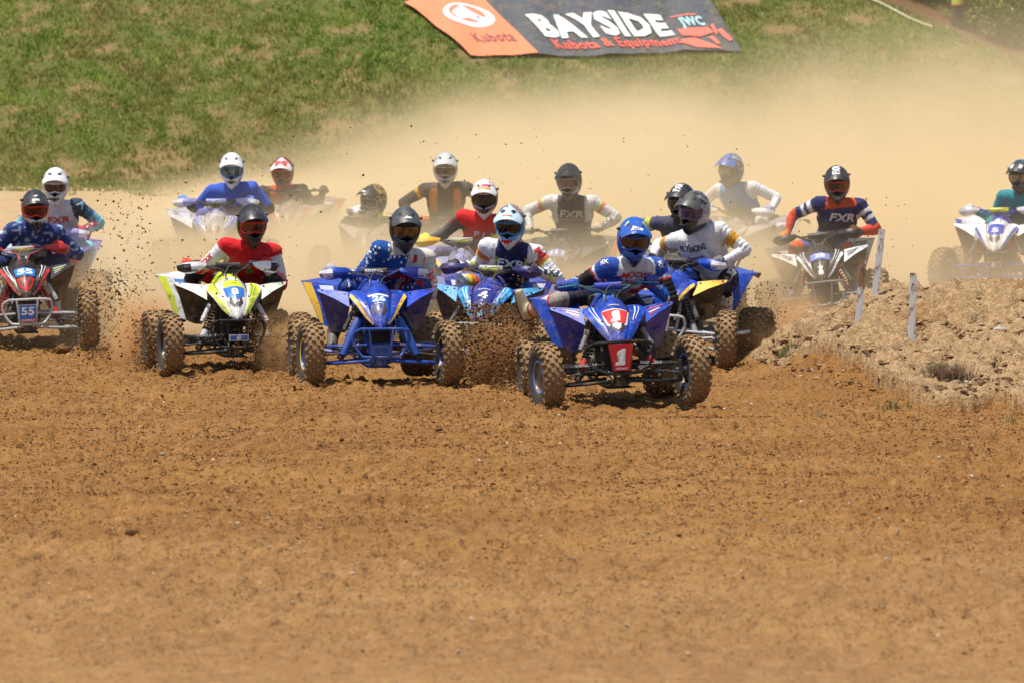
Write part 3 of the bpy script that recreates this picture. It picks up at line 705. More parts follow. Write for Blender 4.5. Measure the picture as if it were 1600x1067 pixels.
        m = MB(); rf.strip(m, [(.10, .35), (.13, .66)], .14, .003, flip=not f1); m.build('sponsor_mark', paint('mark', pal.get('rearmark', (.6, .65, .8)), .4, .2), rp)
        rt = Patch([[S((.17, .24, .76), s), S((.35, .26, .79), s), S((.555, .28, .813), s)],
                    [S((.15, .6, .81), s), S((.33, .6, .83), s), S((.53, .62, .80), s)],
                    [S((.12, .92, .84), s), S((.28, .92, .82), s), S((.44, .9, .74), s)]])
        m = MB(); m.sheet(rt.grid(9, 9), .007, not f1); m.build('rear_fender_top', PM, root, angle=60)
        # nerf bar and peg, heel guard
        m = MB(); m.tube([(s*.13, -.30, .24), (s*.40, -.27, .27), (s*.52, -.16, .30), (s*.535, .1, .30), (s*.50, .26, .30), (s*.14, .30, .26)], .014, 8, 5)
        m.tube([(s*.2, .0, .26), (s*.52, .0, .30)], .012); m.tube([(s*.2, .12, .27), (s*.34, .12, .29)], .018); m.build('nerf_bar', paint('nerf_paint', pal.get('nerf', pal['arm']), .4, .35, .2), root)
        if detail > 1:
            m = MB()
            for k in range(4): m.tube([(s*(.22+.07*k), -.24, .27), (s*(.22+.07*k), .24, .28)], .004, 4)
            for k in range(5): m.tube([(s*.18, -.2+.1*k, .272), (s*.5, -.2+.1*k, .29)], .004, 4)
            m.build('foot_net', BLK, root)
    # bumper
    yb = -.845; m = MB(); st = pal.get('bumper', 'rect')
    if st == 'hex': L = [(-.20, .505), (.0, .515), (.20, .505), (.265, .455), (.225, .34), (.16, .30), (.07, .275), (-.07, .275), (-.16, .30), (-.225, .34), (-.265, .455)]
    else: L = [(-.17, .468), (.17, .468), (.222, .43), (.222, .36), (.165, .265), (.10, .245), (-.10, .245), (-.165, .265), (-.222, .36), (-.222, .43)]
    pts = [(x, yb+.05*(abs(x)/.25)**2, z) for x, z in L]; pts.append(pts[0])
    q = [pts[-2]]+pts+[pts[1]]
    m.tube(pts, .0125, 8, 3)
    px_ = .075 if st == 'hex' else .085
    for s in (-1, 1):
        m.tube([(s*px_*1.15, yb, .49 if st == 'hex' else .465), (s*px_*.85, yb, .27 if st == 'hex' else .245)], .010)
        m.tube([(s*.05, yb, .26), (s*.05, -.76, .21)], .012); m.tube([(s*.14, yb+.02, .44), (s*.11, -.52, .50)], .010)
    m.build('front_bumper', paint('bumper_paint', pal['bump'], .35, .25, .2), root)
    # plate on the bumper
    if pal.get('plate'):
        pl = pal['plate']; hw, z0, z1 = pl['box']; tw = pl.get('taper', 1)
        m = MB(); m.add([(-hw*tw, yb-.016, z0), (hw*tw, yb-.016, z0), (hw, yb-.016, z1), (-hw, yb-.016, z1), (-hw*tw, yb-.010, z0), (hw*tw, yb-.010, z0), (hw, yb-.010, z1), (-hw, yb-.010, z1)],
                         [(0, 1, 2, 3), (4, 7, 6, 5), (0, 4, 5, 1), (1, 5, 6, 2), (2, 6, 7, 3), (3, 7, 4, 0)])
        po = m.build('number_plate', paint('plate', pl['rim'], .4, .15), root, False)
        k = .007; m = MB(); m.add([((-hw*tw+k), yb-.0175, z0+k), ((hw*tw-k), yb-.0175, z0+k), (hw-k, yb-.0175, z1-k), (-hw+k, yb-.0175, z1-k)], [(0, 1, 2, 3)]); m.build('plate_field', paint('plate_field', pl['bg'], .4, .1), po, False)
        if pl.get('band'):
            m = MB(); m.add([(-hw*tw+k, yb-.019, z0+k), (hw*tw-k, yb-.019, z0+k), (hw*tw-k, yb-.019, z0+k+.022), (-hw*tw+k, yb-.019, z0+k+.022)], [(0, 1, 2, 3)]); m.build('plate_band', paint('plate_band', pl['band'], .4, .1), po, False)
        for txt, w_, h_, dz, col, shear in pl['text']:
            V, F = text2d(txt, .03, shear); m = MB(); wrap(m, fit(V, w_, h_), F, (0, yb-.0205, dz), (1, 0, 0), (0, 0, 1)); m.build('plate_number', paint('letter', col, .5, .06), po, False)
    # decals on the hood
    hb = bvh_of([ho]); ex = (1, 0, 0); ey = Vector((0, .52, .85))
    for kind, *a in pal.get('hood', []):
        m = MB()
        if kind == 'poly':
            pts, col, off = a; V, F = poly2d(pts, .03); wrap(m, V, F, (0, -.66, .70), ex, ey, hb, off)
            m.build('hood_graphic', paint('graphic', col, .35, .1), ho, False)
        else:
            txt, x, y, w_, h_, col, shear, off = a; V, F = text2d(txt, .035, shear, 1); V = fit(V, w_, h_)+np.array((x, y)); wrap(m, V, F, (0, -.66, .70), ex, ey, hb, off)
            m.build('hood_number' if any(ch.isdigit() for ch in txt) else 'hood_lettering', paint('letter', col, .5, .06), ho, False)
    # handlebar with pad, levers, guards, cables
    hbm = MB(); T = Matrix.Translation((0, -.20, 0)) @ Matrix.Rotation(bar, 4, 'Z')
    def W(p): return tuple(T @ Vector(p))
    hbm.tube([W(p) for p in [(-.40, .06, .915), (-.30, .045, .92), (-.21, .03, .915), (-.12, -.01, .875), (0, -.01, .868), (.12, -.01, .875), (.21, .03, .915), (.30, .045, .92), (.40, .06, .915)]], .0125, 8, 4)
    hbm.tube([W((-.19, .02, .905)), W((.19, .02, .905))], .009)
    hbm.tube([(-.035, -.205, .86), (-.02, -.45, .56)], .016); hbm.tube([(.035, -.205, .86), (.02, -.45, .56)], .016); hbm.box(W((0, -.01, .862)), (.11, .05, .035)); hbm.box((0, -.25, .80), (.09, .04, .02))
    hbo = hbm.build('handlebar', paint('bar_metal', pal.get('bar', (.03, .03, .035)), .35, .2, .5), root)
    m = MB(); n_ = 12; pw, ph = pal.get('padsize', (.105, .036))
    secs = [[W((x, .005+.030*cos(2*pi*k/n_)*1.0, .905+ph*.72*sin(2*pi*k/n_)*(1.25))) for k in range(n_)] for x in (-pw, -pw+.012, 0, pw-.012, pw)]
    m.loft(secs); pd = m.build('bar_pad', paint('pad', pal.get('pad', (.015, .015, .017)), .5, .2), hbo)
    pb = bvh_of([pd])
    for txt, dz, w_, h_, col in pal.get('padtext', []):
        V, F = text2d(txt, .03); m = MB(); xx = T.to_3x3() @ Vector((1, 0, 0)); wrap(m, fit(V, w_, h_), F, W((0, -.06, .905+dz)), xx, (0, 0, 1), pb, .002); m.build('pad_lettering', paint('letter', col, .5, .06), pd, False)
    if pal.get('padfield'):
        V, F = poly2d([(-pw*.7, -.014), (pw*.7, -.014), (pw*.7, .014), (-pw*.7, .014)], .03); m = MB(); wrap(m, V, F, W((0, -.06, .905)), T.to_3x3() @ Vector((1, 0, 0)), (0, 0, 1), pb, .0015); m.build('pad_label', paint('pad_label', pal['padfield'], .5, .1), pd, False)
    for s in (-1, 1):
        m = MB(); m.tube([W((s*.29, .045, .92)), W((s*.41, .062, .914))], .0165, 10); m.build('grip', RUB, hbo)
        m = MB(); m.tube([W((s*.24, .0, .93)), W((s*.28, -.03, .925)), W((s*.40, -.028, .915))], .006, 6, 3); m.box(W((s*.245, .02, .925)), (.04, .04, .035)); m.build('lever', METAL if not pal.get('lever') else paint('lever', pal['lever'], .35, .15, .4), hbo)
        if pal.get('hg'):
            a_, b_ = pal['hg']
            hp = Patch([[W((s*.20, -.045, .935)), W((s*.30, -.085, .95)), W((s*.40, -.075, .94)), W((s*.445, -.01, .92))],
                        [W((s*.215, -.07, .905)), W((s*.30, -.11, .905)), W((s*.40, -.10, .90)), W((s*.455, -.02, .895))],
                        [W((s*.24, -.06, .885)), W((s*.30, -.09, .86)), W((s*.38, -.085, .845)), W((s*.44, -.01, .865))]])
            m = MB(); m.sheet(hp.grid(9, 13), .006, s < 0); hg = m.build('hand_guard', paint('hand_guard', a_, .35, .15), hbo, angle=60)
            m = MB(); hp.strip(m, [(.5, .50), (.5, 1.0)], (.7, .85), .003); m.build('guard_panel', paint('guard_panel', b_, .35, .15), hg)
            m = MB(); m.tube([W((s*.41, .06, .915)), W((s*.45, .0, .905)), W((s*.42, -.07, .89))], .006, 6, 3); m.tube([W((s*.20, .03, .915)), W((s*.21, -.04, .91))], .006, 6); m.build('guard_mount', METAL, hg)
            if pal.get('hgtext'):
                V, F = text2d('ACERBIS', .03, .2); m = MB(); nx = T.to_3x3() @ Vector((1, -.12*s, 0)); wrap(m, fit(V, .11, .018), F, W((s*.33, -.2, .875)), nx, (0, 0, 1), bvh_of([hg]), .005); m.build('guard_lettering', paint('letter', pal['hgtext'], .5, .06), hg, False)
    m = MB()
    m.tube([W((-.24, 0, .92)), W((-.14, -.09, .90)), (-.05, -.36, .86), (-.03, -.45, .74)], .0042, 6, 5)
    m.tube([W((.24, 0, .92)), W((.15, -.10, .90)), (.05, -.38, .85), (.02, -.46, .72)], .0042, 6, 5)
    m.tube([W((.22, 0, .925)), W((.10, -.12, .93)), (-.02, -.34, .90), (-.06, -.42, .76)], .0036, 6, 5)
    m.build('cable', paint('cable', pal.get('cable', (.02, .02, .02)), .5, .1), root)
    if pal.get('armtext'):
        for s in (-1, 1):
            V, F = text2d(pal['armtext'], .05, .2); m = MB(); a = Vector((s*.13, -.69, .352)); wrap(m, fit(V, .17, .024), F, (s*.25, -.664, .338+.0*s), (1, .02*s, s*(FR+.055-.335)/.36), (0, 0, 1)); m.build('arm_lettering', paint('letter', (.75, .75, .75), .5, .1), root, False)
    return root
# ---------------- the bikes' colours ----------------
YB = (.006, .052, .40); WH = (.72, .72, .72); BK = (.012, .012, .013); RD = (.50, .012, .015); YE = (.80, .47, .03); NV = (.01, .018, .10); LB = (.03, .28, .55); LM = (.62, .72, .03); GR = (.13, .13, .13); OR = (.75, .16, .02)
def PL(**k):
    d = dict(main=YB, trim=WH, guard=BK, frame=BK, arm=BK, shock=(.02, .02, .022), coil=BK, res=(.1, .1, .1), rim=BK, ring=(.05, .05, .05), bump=BK, hg=None); d.update(k); return d
def NUM(t, x=0, y=.01, w=.085, h=.07, c=WH, sh=0.0): return ('text', t, x, y, w, h, c, sh, .006)
def SH(c, k=1.0, off=.0035): return ('poly', [(-.085*k, .085*k), (.085*k, .085*k), (.072*k, -.02*k), (0, -.075*k), (-.072*k, -.02*k)], c, off)
PAL = {
 'n1': PL(guard=(.006, .02, .28), trim=YB, lines=WH, ring=(.10, .22, .62), disc=(.14, .08, .04), coil=BK, res=(.2, .2, .2), shocklabel=(.45, .02, .02), bumper='hex', pad=(.02, .04, .35), bar=(.02, .10, .16), lever=(.03, .25, .42),
    flapmarks=[(.6, .1, .1), (.7, .7, .7), (.7, .05, .05)], armtext='WALSH', edge=YB,
    plate=dict(box=(.098, .295, .500), taper=.62, rim=RD, bg=(.5, .01, .015), text=[('1', .085, .125, .402, WH, .22), ('NETRACK', .085, .014, .315, (.7, .7, .7), .15)]),
    hood=[('poly', [(-.115, .10), (.115, .10), (.075, -.075), (0, -.12), (-.075, -.075)], WH, .003), ('poly', [(-.10, .088), (.10, .088), (.062, -.065), (-.062, -.065)], (.62, .03, .02), .0045), ('text', '1', 0, .012, .075, .12, WH, .22, .006),
          ('text', 'YAMAHA', 0, .155, .09, .016, (.75, .6, .1), 0, .004), ('poly', [(0, -.09), (.022, -.112), (0, -.134), (-.022, -.112)], WH, .0055)]),
 'n26': PL(guard=(.008, .02, .16), trim=YE, frame=(.012, .045, .22), arm=(.012, .06, .33), bump=(.02, .075, .34), cover=(.012, .06, .30), res=BK, ring=(.75, .55, .05), disc=(.02, .05, .25), hg=(YB, (.6, .6, .65)), hgtext=(.02, .05, .35), armtext='WALSH', edge=YE, nerf=(.3, .33, .6),
    padtext=[('RENTHAL', .012, .15, .020, WH), ('RENTHAL', -.013, .16, .022, WH)], flap=(.012, .06, .55), bar=(.02, .04, .25),
    plate=dict(box=(.085, .262, .345), rim=(.015, .06, .30), bg=(.018, .07, .32), text=[('KATH', .10, .045, .305, (.006, .02, .09), 0)]),
    hood=[('poly', [(-.085, .085), (.085, .085), (.078, .06), (0, .066), (-.078, .06)], WH, .004), ('poly', [(-.05, .075), (.05, .075), (.06, -.01), (0, -.04), (-.06, -.01)], (.02, .15, .5), .0035), NUM('26', 0, .022, .10, .07), ('text', 'KATH MOTO', 0, -.035, .07, .010, WH, 0, .005)]),
 'n8': PL(main=WH, trim=LM, wing_fill=True, tank_trim=True, lines=(.1, .1, .1), flap=(.72, .75, .6), guard=BK, edge=LM, rearmark=(.05, .2, .6), hg=(WH, BK), hgtext=BK, armtext='WALSH', res=(.6, .6, .6), coil=(.2, .1, .04), shocklabel=(.5, .5, .5), ring=(.04, .04, .04), bar=(.04, .04, .04),
    plate=dict(box=(.082, .300, .352), rim=WH, bg=(.02, .12, .45), text=[('8', .045, .036, .326, WH, .2)]),
    hood=[('poly', [(-.075, .20), (.075, .20), (.085, .10), (-.085, .10)], LM, .003), SH((.02, .15, .55), 1.05), NUM('8', 0, .02, .058, .085), ('poly', [(-.03, -.10), (.03, -.10), (0, -.16)], (.12, .12, .12), .003), ('text', 'Palmetto', 0, .15, .07, .014, (.04, .25, .05), .1, .005)]),
 'n55': PL(main=BK, trim=RD, lines=WH, guard=(.03, .008, .01), flap=BK, flapmarks=[(.6, .6, .7), (.5, .6, .1), (.5, .5, .6)], arm=(.42, .41, .40), frame=(.03, .03, .03), bump=(.5, .49, .47), hg=(RD, (.25, .02, .02)), res=(.4, .4, .4), coil=RD, shocklabel=RD, ring=(.05, .05, .05), pad=(.35, .33, .3), padfield=(.65, .6, .1), cable=RD, bar=(.4, .4, .4), nerf=(.45, .44, .42), edge=(.3, .05, .05),
    plate=dict(box=(.082, .262, .425), rim=(.4, .4, .4), bg=(.02, .12, .42), band=RD, text=[('55', .12, .072, .365, WH, .0), ('STANFIELD', .12, .013, .282, WH, 0)]),
    hood=[('poly', [(-.10, .10), (.10, .10), (.085, -.01), (-.085, -.01)], (.02, .2, .6), .003), NUM('55', 0, .045, .14, .075), ('poly', [(-.09, -.04), (-.03, -.03), (0, -.09), (.03, -.03), (.09, -.04), (.05, -.15), (0, -.215), (-.05, -.15)], RD, .003)]),
 'n4': PL(main=(.012, .03, .30), trim=LB, wing_fill=True, lines=(.6, .7, .8), flap=LB, guard=(.03, .03, .06), bump=(.5, .5, .5), arm=(.15, .15, .4), hg=((.02, .02, .12), (.02, .02, .08)), pad=(.3, .3, .3), padfield=(.65, .6, .1), edge=(.3, .3, .45), rearmark=(.6, .6, .7), dust=.5,
    hood=[('poly', [(-.09, .09), (.09, .09), (.085, -.03), (0, -.07), (-.085, -.03)], (.02, .03, .22), .003), NUM('4', 0, .02, .08, .095), ('text', 'RACING', 0, .10, .10, .014, WH, .1, .005), ('poly', [(-.05, -.16), (.05, -.16), (0, -.22)], (.1, .5, .75), .003)]),
 'ngold': PL(trim=YE, flap=YE, edge=YB, arm=(.5, .5, .52), nerf=(.55, .55, .56), frame=(.4, .4, .42), bump=(.45, .45, .45), hg=(YB, (.6, .6, .65)), hgtext=(.02, .05, .35), ring=(.08, .08, .08), shock=(.3, .3, .32), hood=[NUM('2', 0, .02, .06, .08)]),
 'n28': PL(main=(.02, .02, .022), trim=WH, lines=WH, flap=WH, flapmarks=[BK, BK, BK], guard=(.02, .02, .02), edge=GR, rearmark=(.4, .4, .4), hg=((.015, .015, .015), BK), dust=.25, arm=(.25, .25, .25), bump=(.2, .2, .2), coil=RD,
    hood=[('poly', [(-.10, .10), (.10, .10), (.095, .0), (-.095, .0)], (.2, .25, .6), .003), NUM('28', 0, .05, .10, .06), ('poly', [(-.035, -.10), (.035, -.10), (.02, -.2), (-.02, -.2)], WH, .003)]),
 'n5': PL(main=WH, trim=YB, guard=(.05, .05, .07), flap=WH, edge=YB, hg=((.5, .5, .52), (.35, .35, .4)), pad=(.5, .45, .03), arm=(.02, .05, .4), bar=(.02, .05, .35), bump=(.03, .03, .03), ring=(.45, .45, .45), rim=(.3, .3, .3), coil=RD, dust=.3, tank_trim=True,
    plate=dict(box=(.085, .31, .37), rim=(.4, .4, .45), bg=(.02, .03, .16), text=[('5', .045, .042, .34, WH, .1)]),
    hood=[('poly', [(-.085, .14), (.085, .14), (.085, .0), (.04, -.05), (-.04, -.05), (-.085, .0)], YB, .003), NUM('5', 0, .02, .075, .075), ('poly', [(-.03, -.07), (-.01, -.09), (-.002, -.13), (-.02, -.10)], BK, .003), ('poly', [(.03, -.07), (.01, -.09), (.002, -.13), (.02, -.10)], BK, .003)]),
 'n311': PL(main=(.03, .03, .03), trim=GR, guard=BK, dust=.8, edge=OR, hood=[('poly', [(-.10, .09), (.10, .09), (.09, -.03), (-.09, -.03)], (.25, .25, .5), .003), NUM('311', 0, .03, .15, .07)]),
 'fly': PL(main=(.25, .25, .4), trim=YE, guard=(.1, .1, .2), dust=.6, hg=(YE, (.6, .5, .1)), pad=(.3, .3, .3), padfield=(.6, .55, .1), edge=(.4, .4, .5)),
 'blue': PL(main=(.42, .41, .42), trim=(.1, .12, .4), lines=WH, wing_fill=True, guard=(.35, .33, .33), dust=.55, hg=((.3, .3, .6), (.6, .6, .6)), pad=(.25, .28, .5), padtext=[('PRO', 0, .1, .03, WH)], edge=WH, tank_trim=True),
 'mred': PL(main=(.22, .17, .13), trim=RD, dust=.7), 'gold': PL(main=(.22, .19, .15), trim=GR, guard=GR, dust=.8, hg=(WH, GR), pad=(.5, .42, .05)),
 'orange': PL(main=(.22, .18, .14), trim=OR, dust=.8, hg=(OR, GR)), 'purple': PL(main=(.03, .03, .05), trim=(.3, .25, .4), dust=.6), 'light': PL(main=(.30, .29, .31), trim=WH, guard=(.3, .3, .3), dust=.6, hg=(WH, (.6, .6, .65))),
 'white': PL(main=(.10, .08, .42), trim=(.3, .3, .6), guard=(.16, .13, .22), flap=(.10, .08, .42), flapmarks=[WH, (.5, .5, .7), WH], dust=.4, hg=((.2, .2, .5), WH)),
}
# ---------------- the riders ----------------
ST = lambda *a: [(a[i], a[i+1], a[i+2]) for i in range(0, len(a), 3)]
W_ = (.66, .66, .67)
RIDERS = [
 dict(k='n1', px=969, s=205, yaw=6, steer=12, roll=2.5, bar=4, head=(990, 375), L=dict(roll=R(3), kneeL=(-.33, .22, .80), ankleL=(-.54, .55, .70), toeL=(-.60, .50, .95), pelvis=(.10, .42, .84), kneeR=(.33, .0, .60), hroll=.05),
      bike='blue quad bike with red number 1 plates, leading the pack', rider='leading rider with blue helmet with yellow patches and white and black jersey',
      S=dict(torso=(.55, .55, .57), vbands=[(0, .42, BK)], collar=NV, sleeve=ST(0, .30, (.02, .07, .35), .30, .36, W_, .36, .42, RD, .42, 1.1, BK, 1.1, 1.16, RD, 1.16, 1.24, W_, 1.24, 2, (.012, .09, .40)), upan=[(.70, 1.2, .55, .95, (.02, .07, .35)), (-1.2, -.70, .55, .95, (.02, .07, .35)), (.62, .70, .1, .9, RD), (-.70, -.62, .1, .9, RD)], pants=ST(0, .9, (.03, .03, .06), .9, 1.1, (.3, .27, .24), 1.1, 1.2, RD, 1.3, 2, NV), glove=(.03, .05, .30), cuff=(.012, .09, .40), boot=(.40, .33, .22),
             print=[('MOOSE', .0, .155, .26, .05, RD, .2), ('RACING', .02, .095, .22, .045, RD, .2), ('PHOENIX', -.02, -.06, .14, .03, WH, .2)], patch=[([(.02, .04), (.09, .06), (.12, -.02), (.06, -.07), (-.01, -.03)], RD)], armprint=[(1, 1.6, 'RACING', .12, .028, W_), (1, .15, 'MX', .06, .04, W_), (-1, .15, 'MX', .06, .04, W_)], legprint=[(1, 1.1, 'FOX', .10, .05, RD)],
             helmet=dict(c=(.012, .09, .42), rough=.12, chin=(.008, .02, .10), lip=(.01, .06, .3), goggle=(.01, .07, .3), lens=(.20, .10, .06), vent=(.01, .05, .25), bands=[(30, 62, 38, 62, (.72, .75, .03))], peakmark=[([(-.05, -.035), (.04, -.04), (.05, -.012), (.0, -.004), (-.03, .016), (-.035, -.008)], W_)], peaktext=[('6D', .0, -.022, .05, .022, BK)]))),
 dict(k='n26', px=592, s=193, yaw=7, steer=7, roll=0, bar=2, head=(633, 357), L=dict(roll=R(1), elbowR=(1, .5, -.9), elbowL=(-.2, .2, -.6)),
      bike='blue quad bike with yellow trim, number 26 and blue tube bumper', rider='rider in stars and stripes jersey with matt grey helmet',
      S=dict(torso=(.55, .54, .52), upan=[(-1.4, .02, -.1, 1.1, (.012, .06, .27)), (.28, .50, .35, 1.1, RD), (.86, 1.04, .35, 1.1, RD), (-.6, .9, .62, .70, RD), (-.4, .6, .22, .30, RD)], sleeve=ST(0, 2, (.012, .07, .30)), sleeveR=ST(0, .55, (.60, .57, .52), .55, .9, (.6, .4, .38), .9, 2, (.55, .52, .48)), collar=(.25, .25, .25), pants=ST(0, 2, (.012, .05, .22)), glove=(.35, .34, .34), cuff=BK, stars=1, seed=4,
             print=[('THOR', .02, .02, .26, .05, RD, .2), ('RACING', .02, -.12, .12, .02, RD)], armprint=[(-1, 1.3, 'THOR', .14, .05, W_), (1, .7, 'THOR', .10, .05, RD), (1, 1.5, 'MX26', .10, .05, (.02, .08, .35))],
             helmet=dict(c=(.045, .05, .058), rough=.45, chin=(.012, .012, .013), side=(.012, .012, .014), goggle=BK, lens=(.42, .25, .10), peakmark=[([(-.060, .065), (-.048, .070), (-.034, .012), (-.046, .005)], BK), ([(.060, .065), (.048, .070), (.034, .012), (.046, .005)], BK), ([(-.03, -.035), (0, .005), (.012, -.012), (.035, -.005), (.03, -.03), (.0, -.025)], W_)]))),
 dict(k='n8', px=367, s=184, yaw=11, steer=4, roll=0, bar=6, head=(394, 351), L=dict(roll=R(-3), elbowR=(1, .4, -.8), elbowL=(-.3, .3, -.4), kneeL=(-.24, .18, .88), ankleL=(-.30, .42, .55), px=.16),
      bike='white and lime quad bike with blue number 8 plates', rider='rider in red and white jersey with black helmet, on the lime and white quad',
      S=dict(torso=(.58, .012, .02), sleeve=ST(0, .12, (.58, .012, .02), .12, .85, W_, .85, 1.15, (.62, .3, .3), 1.15, 2, (.60, .025, .02)), sleeveR=ST(0, .12, (.58, .012, .02), .12, .9, W_, .9, 1.3, (.55, .04, .05), 1.3, 2, W_), collar=BK, pants=ST(0, .75, (.45, .012, .02), .75, 2, BK), glove=(.60, .03, .02), seed=7,
             print=[('FOX', .01, .10, .10, .05, W_, .1), ('Creek Outdoors', .0, -.08, .20, .028, (.03, .14, .03))], patch=[([(-.03, .02), (.0, .045), (.03, .02), (.025, -.015), (-.025, -.015)], (.03, .3, .03))], armprint=[(-1, .95, 'FOX', .16, .05, (.6, .03, .03), .2), (1, 1.0, 'FOX', .14, .06, (.6, .03, .03), .1)],
             helmet=dict(c=(.012, .012, .013), rough=.28, peak=(.022, .024, .028), goggle=(.55, .02, .02), lens=(.35, .12, .05)))),
 dict(k='n55', px=43, s=170, yaw=8, steer=2, roll=2, bar=10, head=(56, 326), L=dict(roll=R(0), elbowR=(1, .3, -.5)),
      bike='black and red quad bike with number 55 plates and silver bumper', rider='rider in dark blue jersey with black and red helmet, behind the 55 plate',
      S=dict(torso=(.012, .03, .14), sleeve=ST(0, 2, (.012, .04, .17)), pants=ST(0, 2, (.012, .03, .12)), glove=(.5, .02, .02), boot=(.5, .48, .46), camo=(.30, .36, .5), cs=34, collar=(.02, .02, .03), seed=9,
             print=[('mtx', -.03, .09, .12, .03, W_, .1), ('MOTION', .09, .05, .08, .016, W_), ('PRO', -.09, .0, .06, .02, (.5, .1, .1))], patch=[([(.02, .03), (.11, .03), (.11, -.05), (.02, -.05)], W_)], 
             helmet=dict(c=(.025, .025, .027), rough=.3, lip=(.6, .58, .55), side=(.42, .03, .02), goggle=(.5, .04, .02), lens=(.25, .03, .03), peakmark=[([(-.035, -.045), (.035, -.045), (.03, -.02), (-.03, -.02)], W_), ([(-.02, .03), (.03, .04), (.0, .01)], W_)]))),
 dict(k='n4', px=750, s=186, yaw=-8, steer=-4, roll=-2, bar=-8, head=(797, 352), L=dict(roll=R(0), elbowR=(1, .3, -.8), elbowL=(-.2, .3, -.3), kneeR=(.43, -.14, .58)),
      bike='dusty dark and light blue quad bike with a white 4 on its nose', rider='rider in navy vest and white sleeves with blue and white helmet, on quad 4',
      S=dict(torso=(.012, .018, .075), cutin=1, cutw=.80, sleeve=ST(0, .16, W_, .16, .34, (.6, .12, .06), .34, .40, (.6, .6, .1), .40, 1.35, W_, 1.35, 1.5, (.5, .55, .15), 1.5, 2, W_), collar=(.02, .02, .04), upan=[(.70, .80, .2, .95, (.45, .55, .05)), (-.80, -.70, .2, .95, (.45, .55, .05))], pants=ST(0, .7, (.01, .12, .45), .7, .85, (.6, .12, .03), .85, 1.0, (.6, .5, .05), 1.0, 1.4, W_, 1.4, 2, (.1, .1, .12)), glove=(.02, .02, .03), cuff=W_, seed=11,
             print=[('FXR', .0, .10, .24, .075, W_, .0), ('CST', .0, -.06, .08, .03, (.05, .2, .5))], armprint=[(1, 1.2, 'FXR', .16, .06, NV), (-1, 1.6, 'FXR', .12, .05, NV), (1, .2, 'M', .08, .07, RD)], legprint=[(1, 1.1, 'FXR', .15, .07, NV)],
             helmet=dict(c=(.15, .15, .17), flames=[(.6, .6, .6), (.45, .15, .05)], peak=(.45, .62, .72), lip=(.02, .35, .65), chin=W_, side=(.02, .3, .6), goggle=(.02, .2, .45), lens=(.10, .05, .03), vent=RD, peakmark=[([(-.055, .06), (-.04, .065), (-.02, .03), (-.035, .02)], BK), ([(.055, .06), (.04, .065), (.02, .03), (.035, .02)], BK), ([(-.04, -.035), (.04, -.035), (.045, -.02), (-.045, -.02)], (.6, .1, .05))]))),
 dict(k='ngold', px=1036, s=181, yaw=-17, steer=15, roll=-2, bar=-10, head=(1085, 330), L=dict(roll=R(6), elbowR=(1, .3, -.3), kneeR=(.36, .02, .74), ankleR=(.34, .15, .42), yaw=R(-14), px=.22),
      bike='blue quad bike with gold flaps and silver arms turning left behind the leader', rider='rider in white jersey with mustard arm bands and dark helmet, just behind the leader',
      S=dict(torso=W_, sleeve=ST(0, .30, W_, .30, .62, (.50, .25, .03), .62, 2, W_), collar=(.3, .3, .3), pants=ST(0, 2, BK), glove=(.12, .12, .13), cuff=BK, boot=(.6, .6, .6), seed=13,
             print=[('FLY', -.07, .115, .12, .06, BK, .2), ('RACING', .05, .10, .16, .06, BK, .2), ('YAMAHA', .0, .01, .16, .022, (.03, .08, .35))], legprint=[(1, .55, 'FLY RACING', .30, .07, W_)],
             helmet=dict(c=(.03, .03, .032), rough=.3, flames=[(.2, .2, .2)], side=(.4, .38, .4), chin=BK, peak=(.06, .06, .06), goggle=(.15, .12, .2), lens=(.25, .2, .35)))),
 dict(k='n28', px=1293, s=159, yaw=-4, steer=-3, roll=6, bar=-6, head=(1307, 287), L=dict(roll=R(4), elbowL=(-1, .3, .1), elbowR=(1, .4, .2), pitch=16, kneeR=(.28, -.05, .74), kneeL=(-.24, -.05, .80)),
      bike='black quad bike with white edging and number 28 behind the dirt mound', rider='rider in orange, navy and white jersey with black lettered helmet, behind the wooden stakes',
      S=dict(torso=(.012, .02, .10), vbands=[(1.03, 1.5, (.62, .07, .02)), (.38, .5, (.45, .45, .5))], sleeve=ST(0, .2, NV, .2, .35, W_, .35, .48, NV, .48, .6, W_, .6, .85, NV, .85, 1.7, (.62, .05, .02), 1.7, 2, (.65, .2, .05)), collar=(.6, .1, .02), pants=ST(0, .35, (.58, .07, .02), .35, .85, (.06, .08, .40), .85, 1.1, (.6, .1, .02), 1.1, 2, (.04, .06, .35)), glove=(.68, .22, .02), seed=15, boot=(.1, .1, .3),
             print=[('FXR', .0, .09, .25, .085, W_, .15), ('MOTO', .0, -.005, .18, .045, NV, .0)], legprint=[(1, .6, 'FXR', .18, .07, W_)],
             helmet=dict(c=(.02, .02, .022), rough=.3, goggle=(.5, .05, .02), lens=(.3, .15, .08), vent=(.2, .2, .2), crown=(.03, .03, .03), peaktext=[('FXR', .0, .07, .15, .075, W_, pi/2)]))),
 dict(k='n5', px=1557, s=145, yaw=-12, steer=-20, roll=1, bar=-8, lift=.06, head=(1594, 275), L=dict(elbowL=(-.3, .3, -.4), yaw=R(-12), px=.25),
      bike='white and blue quad bike with number 5 plates behind the dirt mound', rider='rider in teal jersey with black and white peaked helmet',
      S=dict(torso=(.01, .20, .26), sleeve=ST(0, 2, (.01, .22, .28)), pants=ST(0, 2, (.01, .18, .24)), glove=(.4, .45, .5), cuff=BK, collar=BK,
             helmet=dict(c=(.01, .10, .13), peak=(.02, .02, .03), chin=BK, lens=(.6, .4, .3), peakmark=[([(-.07, .04), (-.03, .05), (-.03, -.02), (-.06, -.03)], W_), ([(.03, .05), (.07, .04), (.06, -.03), (.03, -.02)], W_)]))),
